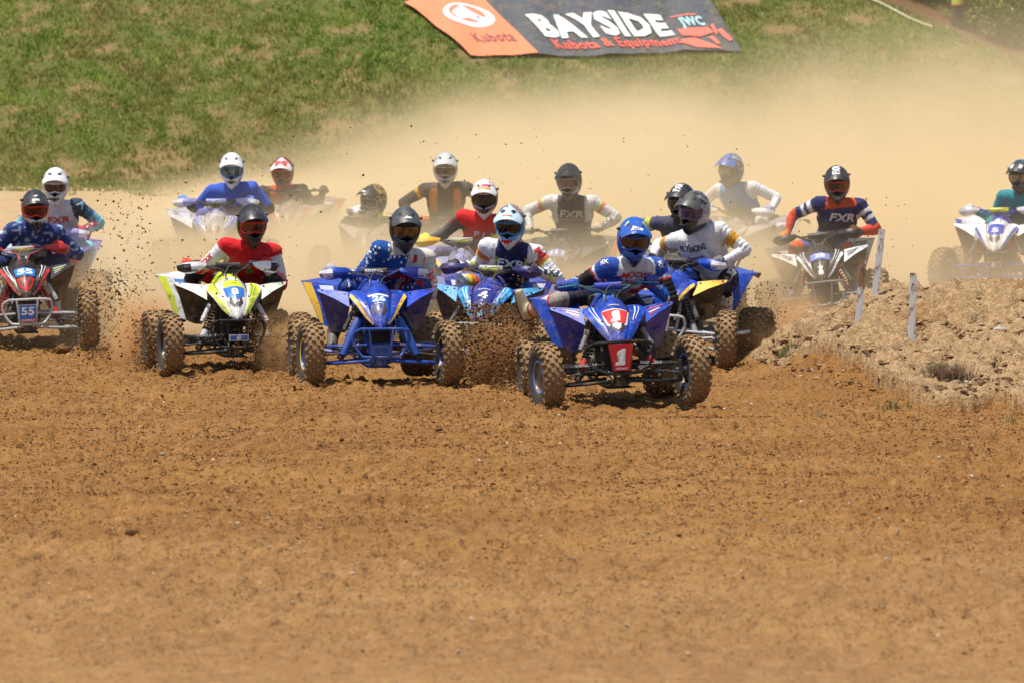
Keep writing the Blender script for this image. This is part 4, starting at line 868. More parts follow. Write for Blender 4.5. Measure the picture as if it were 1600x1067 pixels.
 dict(k='white', px=64, s=160, yaw=2, steer=0, roll=0, bar=0, head=(88, 290), L=dict(elbowR=(1, .3, -.2), px=.14),
      bike='purple blue quad bike mostly hidden behind the number 55 quad', rider='rider in pale blue and white jersey with white helmet, at the back left',
      S=dict(torso=(.55, .56, .58), cutin=0, sleeve=ST(0, .3, (.03, .05, .08), .3, .55, (.05, .12, .2), .55, .9, (.12, .35, .45), .9, 1.4, (.25, .55, .62), 1.4, 2, (.6, .6, .62)), pants=ST(0, 2, (.2, .5, .6)), glove=(.5, .03, .03), collar=(.35, .35, .3), 
             print=[('FXR', .03, .09, .22, .07, RD, .1)], armprint=[(1, 1.5, 'FXR', .18, .06, RD), (1, .2, 'A', .08, .08, (.3, .6, .75))], legprint=[(1, .5, 'FXR', .18, .08, RD)],
             helmet=dict(c=W_, rough=.25, chin=(.6, .6, .58), goggle=(.6, .58, .6), lens=(.2, .14, .12), bands=[(50, 80, 5, 25, (.1, .1, .5)), (28, 38, 30, 60, (.1, .1, .12))], flames=[(.45, .45, .5)], peakmark=[([(-.06, .04), (-.05, .05), (-.02, .02), (-.03, .01)], BK), ([(.06, .04), (.05, .05), (.02, .02), (.03, .01)], BK)]))),
 dict(k='blue', px=335, s=150, yaw=1, steer=0, roll=0, bar=3, lift=.12, head=(363, 265), L=dict(elbowL=(-1, .2, -.3), elbowR=(1, .3, -.5), px=.2),
      bike='silver white quad bike fading in the dust behind the lime quad', rider='rider in bright blue jersey with plain white helmet and black forearms',
      S=dict(torso=(.02, .09, .48), sleeve=ST(0, .85, (.02, .10, .52), .85, 2, (.02, .02, .025)), pants=ST(0, 2, (.1, .12, .4)), glove=(.1, .2, .6), collar=W_,
             print=[('FLY', .0, .06, .14, .05, (.15, .25, .6), .2), ('RACING', .0, -.01, .2, .03, (.12, .2, .5))], helmet=dict(c=W_, rough=.15, goggle=(.02, .15, .4), lens=(.3, .45, .5), side=(.03, .2, .45), chin=W_, lip=W_))),
 dict(k='mred', px=450, s=139, yaw=-4, steer=0, roll=0, bar=0, head=(442, 270), L=dict(elbowL=(-1, .2, .1), elbowR=(1, .3, -.4)),
      bike='dusty quad bike under the black and orange red rider with red helmet', rider='rider in black and orange red jersey with red and white helmet in the dust',
      S=dict(torso=(.55, .05, .02), cutin=1, cutw=.8, upan=[(-.45, .45, .2, .8, (.05, .03, .03))], sleeve=ST(0, 2, (.02, .02, .02)), pants=ST(0, 2, BK), glove=BK, armprint=[(-1, .4, 'ALIAS', .14, .03, W_)],
             helmet=dict(c=(.25, .02, .02), peak=W_, lip=BK, goggle=(.4, .05, .03), lens=(.3, .08, .05), peaktext=[('M', .0, .015, .13, .10, (.6, .04, .03))]))),
 dict(k='gold', px=572, s=150, yaw=-10, steer=0, roll=-9, bar=-6, head=(584, 314), L=dict(elbowL=(-.5, .2, .0), yaw=R(-24), px=.34, twist=R(-8), pzmin=.82),
      bike='dust covered quad bike with yellow bar pad behind the gold striped helmet rider', rider='crouching rider in dark jersey with black and gold striped helmet',
      S=dict(torso=(.03, .03, .03), sleeve=ST(0, 1.6, (.03, .03, .03), 1.6, 2, (.5, .1, .02)), pants=ST(0, 2, BK), glove=(.6, .6, .6), dust=.4,
             helmet=dict(c=(.02, .02, .02), chin=(.5, .5, .5), lens=(.15, .13, .12), goggle=(.3, .3, .3), flames=[(.45, .28, .05)], seed=2, peakmark=[([(-.05, -.03), (.02, -.035), (.01, -.015), (-.03, -.005)], W_)]))),
 dict(k='orange', px=700, s=151, yaw=0, steer=0, roll=0, bar=0, head=(696, 264), L=dict(elbowL=(-1, .2, -.1), elbowR=(1, .3, -.1)),
      bike='quad bike hidden in dust behind the red jersey rider', rider='rider in charcoal and orange jersey with pale grey helmet, blurred by dust',
      S=dict(torso=(.10, .07, .05), upan=[(.5, 1, .5, 1.1, (.6, .2, .02)), (-1, -.5, .5, 1.1, (.6, .2, .02))], sleeve=ST(0, .2, (.05, .045, .045), .2, .34, (.62, .3, .02), .34, 2, (.05, .045, .045)), pants=ST(0, 2, BK), glove=(.3, .3, .3), dust=.4,
             helmet=dict(c=(.5, .5, .5), flames=[(.2, .2, .2)], lens=(.3, .18, .08), goggle=(.4, .35, .3)))),
 dict(k='fly', px=718, s=165, yaw=-2, steer=0, roll=0, bar=2, head=(757, 309), L=dict(elbowL=(-.4, .3, .1), elbowR=(1, .3, -.3), px=.14),
      bike='lilac grey quad bike with yellow hand guards between the 26 and 4 quads', rider='rider in red vest and charcoal sleeves with white yellow and red helmet',
      S=dict(torso=(.62, .02, .02), sleeve=ST(0, .12, (.62, .02, .02), .12, 1.8, (.10, .09, .09), 1.8, 2, (.03, .12, .4)), pants=ST(0, 2, (.1, .1, .2)), glove=(.72, .78, .05), collar=(.3, .28, .28), seed=21, dust=.1,
             print=[('F L Y', .0, .07, .22, .055, W_, .0), ('RACING', .02, .005, .14, .025, (.3, .3, .3))], armprint=[(-1, .6, 'MX', .06, .03, RD)],
             helmet=dict(c=W_, flames=[(.65, .5, .02), (.55, .04, .15)], peak=W_, side=BK, lip=BK, chin=(.6, .6, .6), goggle=BK, lens=(.14, .10, .08), peakmark=[([(-.05, -.03), (.06, -.03), (.07, .0), (-.06, .01)], (.6, .3, .05)), ([(-.03, .01), (.05, .02), (.04, .05), (-.02, .04)], (.55, .05, .12))]))),
 dict(k='n311', px=872, s=158, yaw=-9, steer=-3, roll=2, bar=-3, head=(889, 283), L=dict(elbowL=(-1, .3, .0), elbowR=(1, .3, .1), px=.05),
      bike='dust coated dark quad bike with a 311 number panel', rider='standing rider in dark grey vest and white sleeves with glossy black peaked helmet',
      S=dict(torso=(.07, .06, .06), cutin=1, cutw=.8, sleeve=ST(0, .22, (.6, .58, .55), .22, .28, (.5, .6, .1), .28, .42, (.6, .2, .12), .42, 2, (.6, .58, .55)), pants=ST(0, 2, (.08, .07, .07)), glove=(.5, .42, .33), collar=(.25, .2, .15), seed=23, dust=.25,
             print=[('FXR', .0, .10, .24, .075, (.5, .47, .42), .1)], patch=[([(-.13, .035), (.13, .035), (.13, .045), (-.13, .045)], (.5, .4, .1))], armprint=[(1, 1.5, 'FXR', .15, .05, (.2, .15, .12))],
             helmet=dict(c=(.02, .02, .022), rough=.12, chin=(.1, .1, .1), lip=(.3, .2, .15), goggle=(.4, .35, .32), lens=(.4, .3, .25)))),
 dict(k='purple', px=1048, s=167, yaw=-6, steer=0, roll=0, bar=0, head=(1065, 316), L=dict(elbowL=(-1, .2, .2), yaw=R(-15)),
      bike='dark quad bike hidden between the leader and the white jersey rider', rider='rider with black lettered helmet half hidden behind the rider with mustard arm bands',
      S=dict(torso=(.05, .05, .09), sleeve=ST(0, .3, (.06, .06, .12), .3, .5, (.5, .5, .05), .5, .8, (.08, .08, .16), .8, 1.1, W_, 1.1, 2, (.08, .08, .16)), pants=ST(0, 2, BK), glove=(.1, .1, .15), seed=25,
             helmet=dict(c=(.02, .02, .022), rough=.35, lens=(.2, .15, .1), goggle=(.1, .1, .1), crown=(.04, .04, .04), peaktext=[('FXR', .0, .07, .14, .07, W_, pi/2)]))),
 dict(k='light', px=1128, s=145, yaw=-24, steer=0, roll=0, bar=-4, head=(1142, 265), L=dict(elbowL=(-1, .2, -.2), elbowR=(1, .3, -.2), kneeR=(.26, -.1, .80), yaw=R(-8)),
      bike='pale quad bike veiled by dust behind the white jersey rider', rider='rider in light blue vest and white sleeves with blue and silver helmet in the dust',
      S=dict(torso=(.06, .24, .52), dust=.08, sleeve=ST(0, 2, W_), pants=ST(0, 2, W_), glove=(.3, .3, .5),
             print=[('L', -.02, .08, .03, .07, W_), ('YAMAHA', .0, -.03, .16, .025, W_)], helmet=dict(c=(.03, .07, .16), crown=(.01, .10, .42), peak=(.02, .10, .38), lens=(.5, .5, .5), chin=(.1, .1, .1), flames=[(.35, .4, .45)]))),
]
# ---------------- people ----------------
def vx(n): return np.array(n, float)
def ik(a, b, l1, l2, pole):
    a, b = vx(a), vx(b); d = b-a; L = np.linalg.norm(d); k = max(1.0, L/(l1+l2)*1.012); l1 *= k; l2 *= k; u = d/L
    x = (l1*l1-l2*l2+L*L)/(2*L); h = math.sqrt(max(l1*l1-x*x, 0)); p = vx(pole); p = p-u*np.dot(p, u); p /= np.linalg.norm(p)+1e-9
    return a+u*x+p*h
def remesh(mb, vox, smooth=5):
    o = mb.build('tmp', None, None, False)
    md = o.modifiers.new('r', 'REMESH'); md.mode = 'VOXEL'; md.voxel_size = vox
    m2 = o.modifiers.new('s', 'SMOOTH'); m2.iterations = smooth; m2.factor = .5
    bpy.context.view_layer.update(); dg = bpy.context.evaluated_depsgraph_get()
    me = bpy.data.meshes.new_from_object(o.evaluated_get(dg)); old = o.data; bpy.data.objects.remove(o); bpy.data.meshes.remove(old)
    for p in me.polygons: p.use_smooth = True
    return me
def seg_t(P, a, b):
    d = b-a; t = np.clip(((P-a) @ d)/(d @ d), 0, 1); return t, np.linalg.norm(P-(a+t[:, None]*d), axis=1)
# gloved hand closed round a grip along x; palm above and behind, fingers over the front
def glove_mesh():
    mb = MB()
    mb.tube([(0, .085, .018), (0, .055, .026), (0, .02, .032), (0, -.010, .026)], [.026, .034, .038, .030], 12, 3, True, (1, 0, 0), 1.0)
    mb.tube([(-.036, .03, .026), (0, .032, .030), (.036, .03, .026)], [.02, .026, .021], 10, 2)
    for i, x in enumerate((-.036, -.012, .012, .035)):
        r = (.0105, .0112, .0108, .0095)[i]; q = (.95, 1.05, 1.0, .85)[i]
        mb.tube([(x*.9, .0, .034), (x, -.030*q, .030), (x, -.040*q, .004), (x, -.024, -.020), (x, .0, -.026)], [r*1.15, r*1.1, r, r*.95, r*.85], 8, 3)
    mb.tube([(-.034, .04, .02), (-.048, .018, -.004), (-.040, -.006, -.022), (-.02, -.018, -.030)], [.016, .013, .0115, .010], 8, 3)
    return remesh(mb, .0055, 2)
GLOVE = glove_mesh()
def helmet_shell():
    """motocross helmet facing -y: deep shell, chin bar drawn forward, eye port left open"""
    nu, nv = 72, 48; V = np.zeros((nv, nu, 3))
    for j in range(nv):
        e = R(-74)+R(164)*j/(nv-1)
        for i in range(nu):
            a = 2*pi*i/nu-pi  # 0 = forward
            ce, se = cos(e), sin(e); f = max(cos(a), 0)
            x = .126*sin(a)*ce; y = -.150*cos(a)*ce; z = .150*se if se > 0 else .165*se
            if cos(a) < 0: y *= 1.05
            w = min(max((-e-R(2))/R(28), 0), 1)
            if w > 0:
                y -= .075*w*f**1.6*(1-.25*max(0, -e-R(50))); x *= 1-.30*w*f**.8; z = z*(1+.14*w*f)
            V[j, i] = (x, y, z)
    return V
HS = helmet_shell()
def port(a, e):  # 1 inside the eye opening
    a = abs(a); return a < R(66) and R(-21)+R(6)*(a/R(66)) < e < R(17)-R(6)*(a/R(66))**2
def helmet(root, spec, M):
    nv, nu = HS.shape[:2]; F = []
    for j in range(nv-1):
        for i in range(nu):
            a = 2*pi*(i+.5)/nu-pi; e = R(-74)+R(164)*(j+.5)/(nv-1)
            if port(a, e): continue
            F.append((j*nu+i, j*nu+(i+1) % nu, (j+1)*nu+(i+1) % nu, (j+1)*nu+i))
    Vn = HS.reshape(-1, 3)
    A = np.repeat((2*pi*np.arange(nu)/nu-pi)[None, :], nv, 0).ravel(); E = np.repeat((R(-74)+R(164)*np.arange(nv)/(nv-1))[:, None], nu, 1).ravel()
    col = np.tile(np.array(spec['c'], float), (len(Vn), 1))
    aa = np.abs(A)
    if 'chin' in spec: col[(E < R(-24)) & (aa < R(80))] = spec['chin']
    if 'lip' in spec: col[(E < R(-19)) & (E > R(-30)) & (aa < R(62))] = spec['lip']
    if 'side' in spec: col[(aa > R(58)) & (aa < R(120)) & (E < R(25)) & (E > R(-35))] = spec['side']
    if 'crown' in spec: col[(aa < R(35)) & (E > R(35))] = spec['crown']
    for a0, a1, e0, e1, c in spec.get('bands', []): col[(aa > R(a0)) & (aa < R(a1)) & (E > R(e0)) & (E < R(e1))] = c
    if 'flames' in spec:
        n = vnoise(A*3+spec.get('seed', 0), E*5+aa*3, 5); c2 = spec['flames']
        for k, c in enumerate(c2): col[(n > .30+k*.5/len(c2)) & (n < .30+(k+.55)*.5/len(c2)) & (E > R(-5))] = c
    MV = [M @ Vector(v) for v in Vn]
    o = np_mesh('helmet', np.array(MV), np.array(F), paint('helmet_shell', (1, 1, 1), spec.get('rough', .3), .16, attr=True), root, True, col)
    md = o.modifiers.new('solid', 'SOLIDIFY'); md.thickness = .008; md.offset = -1
    def T(p): return tuple(M @ Vector(p))
    # padding seen round the port, goggle frame, lens, strap
    m = MB(); m.lathe([(-.10, .02), (-.09, .085), (-.04, .113), (.02, .118), (.08, .10), (.12, .05), (.13, .01)], 24, 'z'); m.V = [T((x, y*1.08+.005, z)) for x, y, z in m.V]; m.build('head_lining', paint('lining', (.012, .011, .01), .9, .1), o)
    def gp(a, e, r=1.0):
        return T((.118*sin(R(a))*cos(R(e))*r, -.150*cos(R(a))*cos(R(e))*r-.004, .150*sin(R(e))))
    fr = [gp(a, e, 1.0) for a, e in [(-60, -2), (-56, 11), (-35, 15), (0, 15.5), (35, 15), (56, 11), (60, -2), (54, -15), (28, -19), (10, -15), (0, -11), (-10, -15), (-28, -19), (-54, -15)]]
    m = MB(); m.tube([fr[-1]]+fr+fr[:2], .0095, 8, 3); g = m.build('goggle_frame', paint('goggle', spec.get('goggle', (.02, .02, .02)), .4, .15), o)
    m = MB(); G = []
    for j in range(9):
        row = []
        for i in range(19):
            a = -57+114*i/18; t = j/8; lo = -17+5*(abs(a)/57)**2+(6 if abs(a) < 9 else 0); hi = 14-3*(abs(a)/57)**2; row.append(gp(a, lo+(hi-lo)*t, 1.0))
        G.append(row)
    m.sheet(G, .003)
    lm, t, b = newmat('goggle_lens'); lc = spec.get('lens', (.25, .12, .05)); n = t.noise(t.scale(t.obj(), (14, 2, 6)), 1.0, 2, .5, 1.5)
    t.val(t.mix(t.step(.45, .62, n), tuple(q*.42 for q in lc), tuple(q*.06 for q in lc)), b.inputs['Base Color']); b.inputs['Roughness'].default_value = .1; b.inputs['Metallic'].default_value = .35  # lighter streaks painted into the dark lens colour as highlights
    m.build('goggle_lens', lm, g)
    # nose guard, chin vent
    m = MB(); m.box((0, -.212, -.085), (.045, .016, .026)); m.box((-.036, -.200, -.082), (.012, .016, .02)); m.box((.036, -.200, -.082), (.012, .016, .02)); m.V = [T(v) for v in m.V]; m.build('chin_vent', paint('vent', spec.get('vent', (.015, .015, .015)), .5, .2), o)
    # peak
    pc = spec.get('peak', spec['c']); rows = []
    for t in (0, .12, .3, .5, .7, .88, 1.0):
        y = -.02-.185*t; z = .150-.030*t-.030*t*t; hw = .080+.042*math.sin(pi*min(t*.95, 1)*.55)-.010*max(t-.8, 0)/.2
        rows.append([(x*hw, y+.050*abs(x)**2.4*t, z-(.062-.012*t)*abs(x)**2.2) for x in (-1, -.85, -.5, 0, .5, .85, 1)])
    pp = Patch(rows); G = pp.grid(18, 19); m = MB(); m.sheet(G, .005, True)
    m.V = [T(v) for v in m.V]; pk = m.build('helmet_peak', paint('helmet_peak', pc, spec.get('rough', .3), .18), o, angle=60)
    m = MB()
    for s in (-1, 1): m.tube([T((s*.118, -.02, .075)), T((s*.128, -.03, .07))], .012, 10)
    m.build('peak_screw', BLK, pk)
    pb_ = bvh_of([pk]); Nn = (M.to_3x3() @ Vector((0, -.28, .96))).normalized()
    for s in (-1, 1):
        V, Fq = poly2d([(s*.070, .055), (s*.052, .062), (s*.036, .012), (s*.050, .006)], .03); m = MB(); wrap(m, V, Fq, T((0, -.14, .12)), M.to_3x3() @ Vector((1, 0, 0)), M.to_3x3() @ Vector((0, .95, .3)), pb_, .0025, .12); m.build('peak_vent', BLK, pk, False)
    if 'peakmark' in spec:
        for pts, c in spec['peakmark']:
            m = MB()
            for i in range(1):
                V, Fq = poly2d(pts, .02); N = (M.to_3x3() @ Vector((0, -.28, .96))).normalized(); ex = M.to_3x3() @ Vector((1, 0, 0)); ey = M.to_3x3() @ Vector((0, .95, .3))
                wrap(m, V, Fq, T((0, -.14, .12)), ex, ey, bvh_of([pk]), .003, .12)
            m.build('peak_mark', paint('mark', c, .4, .08), pk, False)
    if 'peaktext' in spec:
        for txt, x, y, w_, h_, c, *rot in spec['peaktext']:
            V, Fq = text2d(txt, .04, 0, 1); V = fit(V, w_, h_)
            if rot: V = V @ np.array([[cos(rot[0]), sin(rot[0])], [-sin(rot[0]), cos(rot[0])]])
            m = MB(); ex = M.to_3x3() @ Vector((1, 0, 0)); ey = M.to_3x3() @ Vector((0, .95, .3)); wrap(m, V+np.array((x, y)), Fq, T((0, -.14, .12)), ex, ey, bvh_of([pk, o]), .0035, .14)
            m.build('helmet_lettering', paint('letter', c, .5, .06), pk, False)
    return o
def person_rider(L, hands, spec, D=None):
    """L: joint targets in the bike's frame; hands: two grip frames"""
    root = bpy.data.objects.new('person', None); C.objects.link(root); root.empty_display_size = .3
    H = vx(L['head']); tilt = L.get('roll', 0.0); ly = L.get('yaw', 0.0); pitch = L.get('pitch', 14)
    N = H+vx(L.get('neck', (0, .07, -.16))); Ch = N+vx(L.get('chest', (0, .07, -.10)))
    py = L.get('py', .30); dx = L.get('px', H[0]*.55); dy = py-Ch[1]; TL = .47
    pz = Ch[2]-math.sqrt(max(TL*TL-dy*dy-(Ch[0]-dx)**2, .01)); P = vx((dx, py, max(pz, L.get('pzmin', .76))))
    if 'pelvis' in L: P = vx(L['pelvis'])
    up = (Ch-P)/np.linalg.norm(Ch-P); lat = vx((cos(tilt), 0, sin(tilt)));  lat = Matrix.Rotation(L.get('twist', 0), 3, 'Z') @ Vector(lat); lat = vx(lat); lat = lat-up*np.dot(lat, up); lat /= np.linalg.norm(lat)
    fw = np.cross(up, lat)  # forward-ish
    if fw[1] > 0: fw = -fw
    mb = MB(); fat = spec.get('fat', 1.10)
    secs = [(-.16, .12, .09), (0, .16, .12), (.22, .165, .125), (.45, .165, .125), (.68, .185, .135), (.86, .192, .128), (1.0, .165, .11), (1.12, .10, .08), (1.2, .06, .055)]
    rings = []
    for t, a, b in secs:
        c = P+(Ch-P)*t if t <= 1 else Ch+(N-Ch)*((t-1)/.2)
        bend = fw*(-.03*math.sin(pi*min(max(t, 0), 1)))
        rings.append([c+bend+lat*a*fat*cos(q)*(1)+fw*b*fat*sin(q) for q in [2*pi*k/20 for k in range(20)]])
    mb.loft(rings)
    mb.capsule(N-(N-H)*.1, H, .062, .085)
    mb.capsule(H+vx((0, 0, -.03)), H+vx((0, 0, .03)), .095, .095)
    J = {}; arms = []
    for s, g in ((-1, hands[0]), (1, hands[1])):
        sh = Ch+lat*s*.195*fat+vx((0, 0, .045)); wr = g @ Vector((0, .085, .02)); wr = vx(wr)
        pole = L.get('elbowL' if s < 0 else 'elbowR', (s*.8, .35, -.4)); pole = (pole[0], pole[1], pole[2]-(.45 if D and D > 46 else 0)); el = ik(sh, wr, .285, .26, pole)
        mb.capsule(Ch+lat*s*.09+vx((0, 0, .02)), sh, .100, .075); mb.capsule(sh, el, .067, .050); mb.capsule(el, wr, .052, .034)
        arms.append((sh, el, wr))
    legs = []
    for s in (-1, 1):
        k = 'L' if s < 0 else 'R'; hp = P+lat*s*.095+up*(-.03); an = vx(L.get('ankle'+k, (s*.30, .13, .40))); kn = vx(L['knee'+k]) if 'knee'+k in L else ik(hp, an, .43, .42, (s*.55, -1, .35))
        mb.capsule(hp, kn, .098, .072); mb.capsule(kn, an, .072, .055)
        legs.append((hp, kn, an))
    vox = .0125 if D is None or D < 46 else .017
    me = remesh(mb, vox, 6)
    n = len(me.vertices); V = np.zeros(n*3, np.float32); me.vertices.foreach_get('co', V); V = V.reshape(-1, 3).astype(float)
    nr = np.zeros(n*3, np.float32); me.vertices.foreach_get('normal', nr); nr = nr.reshape(-1, 3)
    # nearest bone
    ds = []; ts = []
    tt, dd = seg_t(V, P, Ch); ds.append(dd-.145); ts.append(tt)
    tt, dd = seg_t(V, N, H); ds.append(dd-.06); ts.append(tt)
    for sh, el, wr in arms:
        tt, dd = seg_t(V, sh, el); ds.append(dd-.068); ts.append(tt); tt, dd = seg_t(V, el, wr); ds.append(dd-.048); ts.append(1+tt)
    for hp, kn, an in legs:
        tt, dd = seg_t(V, hp, kn); ds.append(dd-.085); ts.append(tt); tt, dd = seg_t(V, kn, an); ds.append(dd-.062); ts.append(1+tt)
    ds = np.array(ds); ts = np.array(ts); bi = ds.argmin(0); tv = ts[bi, np.arange(n)]
    # folds in the cloth
    f = fbm(V[:, 0]*16+V[:, 1]*9, V[:, 2]*13-V[:, 1]*11+tv*6, 3, spec.get('seed', 1)); f2 = 1-2*np.abs(fbm(V[:, 0]*7+V[:, 2]*10, V[:, 1]*8-V[:, 2]*6, 2, 9))
    amp = np.where(bi == 1, 0, .0065); V2 = V+nr*(f*amp+f2*amp*.45)[:, None]
    limb = bi >= 2; wv = vnoise(V[:, 0]*9+V[:, 2]*7, V[:, 1]*9+V[:, 2]*5, 12)*5; arm_ = (bi >= 2) & (bi <= 5)
    fold = np.sin(tv*46+wv)*(np.exp(-((tv-1)/.28)**2)+.7*np.exp(-((tv-.12)/.2)**2)+.35)*limb*.0048
    sagz = np.where(arm_ & (nr[:, 2] < 0), .016*np.sin(pi*np.clip(tv, 0, 2)/2), 0)
    tf_ = (bi == 0)*.0065*np.sin((V[:, 0]*34+V[:, 2]*26)+wv*1.3)
    V2 = V2+nr*(fold+tf_)[:, None]; V2[:, 2] -= sagz*np.abs(nr[:, 2]); me.vertices.foreach_set('co', V2.astype(np.float32).ravel())
    # cloth colours
    col = np.tile(np.array(spec['torso'], float), (n, 1)); u = ((V-P) @ lat)/.17; v = 1+(V-Ch)[:, 2]/.42; fr = ((V-P) @ fw) > -.02
    T_ = bi == 0
    for a, b, c in spec.get('vbands', []): col[T_ & (v > a) & (v < b)] = c
    for a, b, v0, v1, c in spec.get('upan', []): col[T_ & (u > a) & (u < b) & (v > v0) & (v < v1)] = c
    if 'sides' in spec: col[T_ & (np.abs(u) > .82) & (v < .9)] = spec['sides']
    col[bi == 1] = spec.get('collar', (.02, .02, .02))
    for k in (2, 3, 4, 5):
        m = bi == k; sd = spec['sleeve'] if k < 4 else spec.get('sleeveR', spec['sleeve'])
        for t0, t1, c in sd:
            if len(c) == 2:  # upper / lower colour split round the arm
                ups = nr[:, 2] > .1; col[m & (tv >= t0) & (tv <= t1) & ups] = c[0]; col[m & (tv >= t0) & (tv <= t1) & ~ups] = c[1]
            else: col[m & (tv >= t0) & (tv <= t1)] = c
    if spec.get('cutin'):  # the front panel ends at a vest line beside the shoulder
        m = T_ & (v > .62) & (np.abs(u) > spec.get('cutw', .78)); sl = [c for a_, b_, c in spec['sleeve'] if a_ <= .6 <= b_][0]; col[m] = sl
    for k in (6, 7, 8, 9):
        m = bi == k
        for t0, t1, c in (spec['pants'] if k < 8 else spec.get('pantsR', spec['pants'])): col[m & (tv >= t0) & (tv <= t1)] = c
    hm = T_ & (((V-P) @ up) < .02); col[hm] = spec['pants'][0][2]
    if 'camo' in spec:
        nn = vnoise(V[:, 0]*spec.get('cs', 22)+V[:, 1]*9, V[:, 2]*spec.get('cs', 22)+V[:, 1]*7, 3); mask = (nn > .74) & ((bi == 0) | (bi == 2) | (bi == 3) | (bi == 4) | (bi == 5)); col[mask] = spec['camo']
    at = me.color_attributes.new('col', 'FLOAT_COLOR', 'POINT'); cc = np.ones((n, 4), np.float32); cc[:, :3] = col; at.data.foreach_set('color', cc.ravel())
    me.materials.clear(); me.materials.append(paint('cloth', (1, 1, 1), .75, spec.get('dust', .20), attr=True, spec=.2, bumpy=.3))
    body = bpy.data.objects.new('body', me); C.objects.link(body); body.parent = root
    # gloves and cuffs
    for (s, g), (sh, el, wr) in zip(((-1, hands[0]), (1, hands[1])), arms):
        gl = ob('glove', GLOVE.copy(), None, root); gl.data.materials.clear(); gl.data.materials.append(paint('glove_cloth', spec['glove'], .7, .2)); gl.matrix_local = g @ Matrix.Diagonal((-s, 1, 1, 1))
        m = MB(); d = (wr-el)/np.linalg.norm(wr-el); m.tube([wr-d*.035, wr+d*.012], [.040, .036], 12); m.build('glove_cuff', paint('cuff', spec.get('cuff', spec['glove']), .7, .15), gl).parent = root
    # boots
    for s, (hp, kn, an) in zip((-1, 1), legs):
        d = an-kn; m = MB(); m.tube([kn+d*.30, kn+d*.6, an+d*.02], [.070, .066, .058], 14, 3)
        tf = L.get('toeL' if s < 0 else 'toeR'); tv_ = vx(tf)-an if tf is not None else vx((s*.02, -.20, -.065)); tv_ = tv_/np.linalg.norm(tv_)
        dn = d/np.linalg.norm(d); sole = an+dn*.06
        m.tube([an-tv_*.05+dn*.02, an+tv_*.03+dn*.035, an+tv_*.12+dn*.05, an+tv_*.20+dn*.058], [.05, .052, .045, .034], 12, 3)
        me2 = remesh(m, .012, 3); bo = ob('boot', me2, None, root); me2.materials.clear(); me2.materials.append(paint('boot_leather', spec.get('boot', (.10, .09, .08)), .5, .4))
        m = MB(); m.tube([an-tv_*.06+dn*.07, an+tv_*.05+dn*.085, an+tv_*.20+dn*.09], [.03, .038, .03], 8, 2, True, dn, .45); m.build('boot_sole', RUB, bo)
        m = MB()
        for q in (.42, .62, .84): c = kn+d*q; m.tube([c-dn*.012, c+dn*.012], .0725-.012*q, 14)
        m.build('boot_buckle', paint('buckle', spec.get('buckle', (.3, .02, .02)), .5, .3), bo)
    # helmet
    M = Matrix.Translation(H+vx((0, 0, .01))) @ Matrix.Rotation(ly, 4, 'Z') @ Matrix.Rotation(tilt*.6+L.get('hroll', 0), 4, 'Y') @ Matrix.Rotation(R(pitch), 4, 'X') @ Matrix.Diagonal((1.04, 1.04, 1.13, 1))
    helmet(root, spec['helmet'], M)
    # prints on the jersey
    bv = bvh_of([body]); O = Ch+vx((0, -.05, -.17)); upz = up*.35+vx((0, 0, .65)); fwz = np.cross(lat, upz); fwz /= np.linalg.norm(fwz)
    for txt, x, y, w_, h_, c, *o_ in spec.get('print', []):
        V2, F2 = text2d(txt, .03, o_[0] if o_ else 0, 1); m = MB(); V2 = fit(V2, w_, h_)+np.array((x, y))
        wrap(m, V2, F2, Vector(O+fwz*.25), Vector(lat), Vector(upz), bv, .004, .3); m.build('jersey_lettering', paint('letter', c, .6, .08), body, False) if m.V else None
    for pts, c in spec.get('patch', []):
        V2, F2 = poly2d(pts, .03); m = MB(); wrap(m, V2, F2, Vector(O+fwz*.25), Vector(lat), Vector(upz), bv, .003, .3); m.build('jersey_patch', paint('mark', c, .6, .1), body, False) if m.V else None
    for side, t, txt, w_, h_, c, *o_ in spec.get('armprint', []):
        sh, el, wr = arms[0 if side < 0 else 1]; a, b = (sh, el) if t < 1 else (el, wr); q = t % 1; c0 = a+(b-a)*q; e = (b-a)/np.linalg.norm(b-a)*(1 if side > 0 else -1)
        vn = vx((0, -.8, .6)); ey = np.cross(vn, e); ey = ey if ey[2] > 0 or abs(ey[2]) < .1 and ey[1] > 0 else ey
        V2, F2 = text2d(txt, .035, o_[0] if o_ else 0, 1); m = MB(); wrap(m, fit(V2, w_, h_), F2, Vector(c0+vn*.1), Vector(e), Vector(ey), bv, .004, .1, 2.2)
        if m.V: m.build('sleeve_lettering', paint('letter', c, .6, .08), body, False)
    for side, t, txt, w_, h_, c in spec.get('legprint', []):
        hp, kn, an = legs[0 if side < 0 else 1]; a, b = (hp, kn) if t < 1 else (kn, an); q = t % 1; c0 = a+(b-a)*q; e = (b-a)/np.linalg.norm(b-a); e = e if e[0] > 0 else -e
        vn = vx((.5*side, -.5, .7)); ey = np.cross(vn, e); V2, F2 = text2d(txt, .035, .1, 1); m = MB(); wrap(m, fit(V2, w_, h_), F2, Vector(c0+vn*.14), Vector(e), Vector(ey), bv, .004, .14, 2.2)
        if m.V: m.build('trouser_lettering', paint('letter', c, .6, .08), body, False)
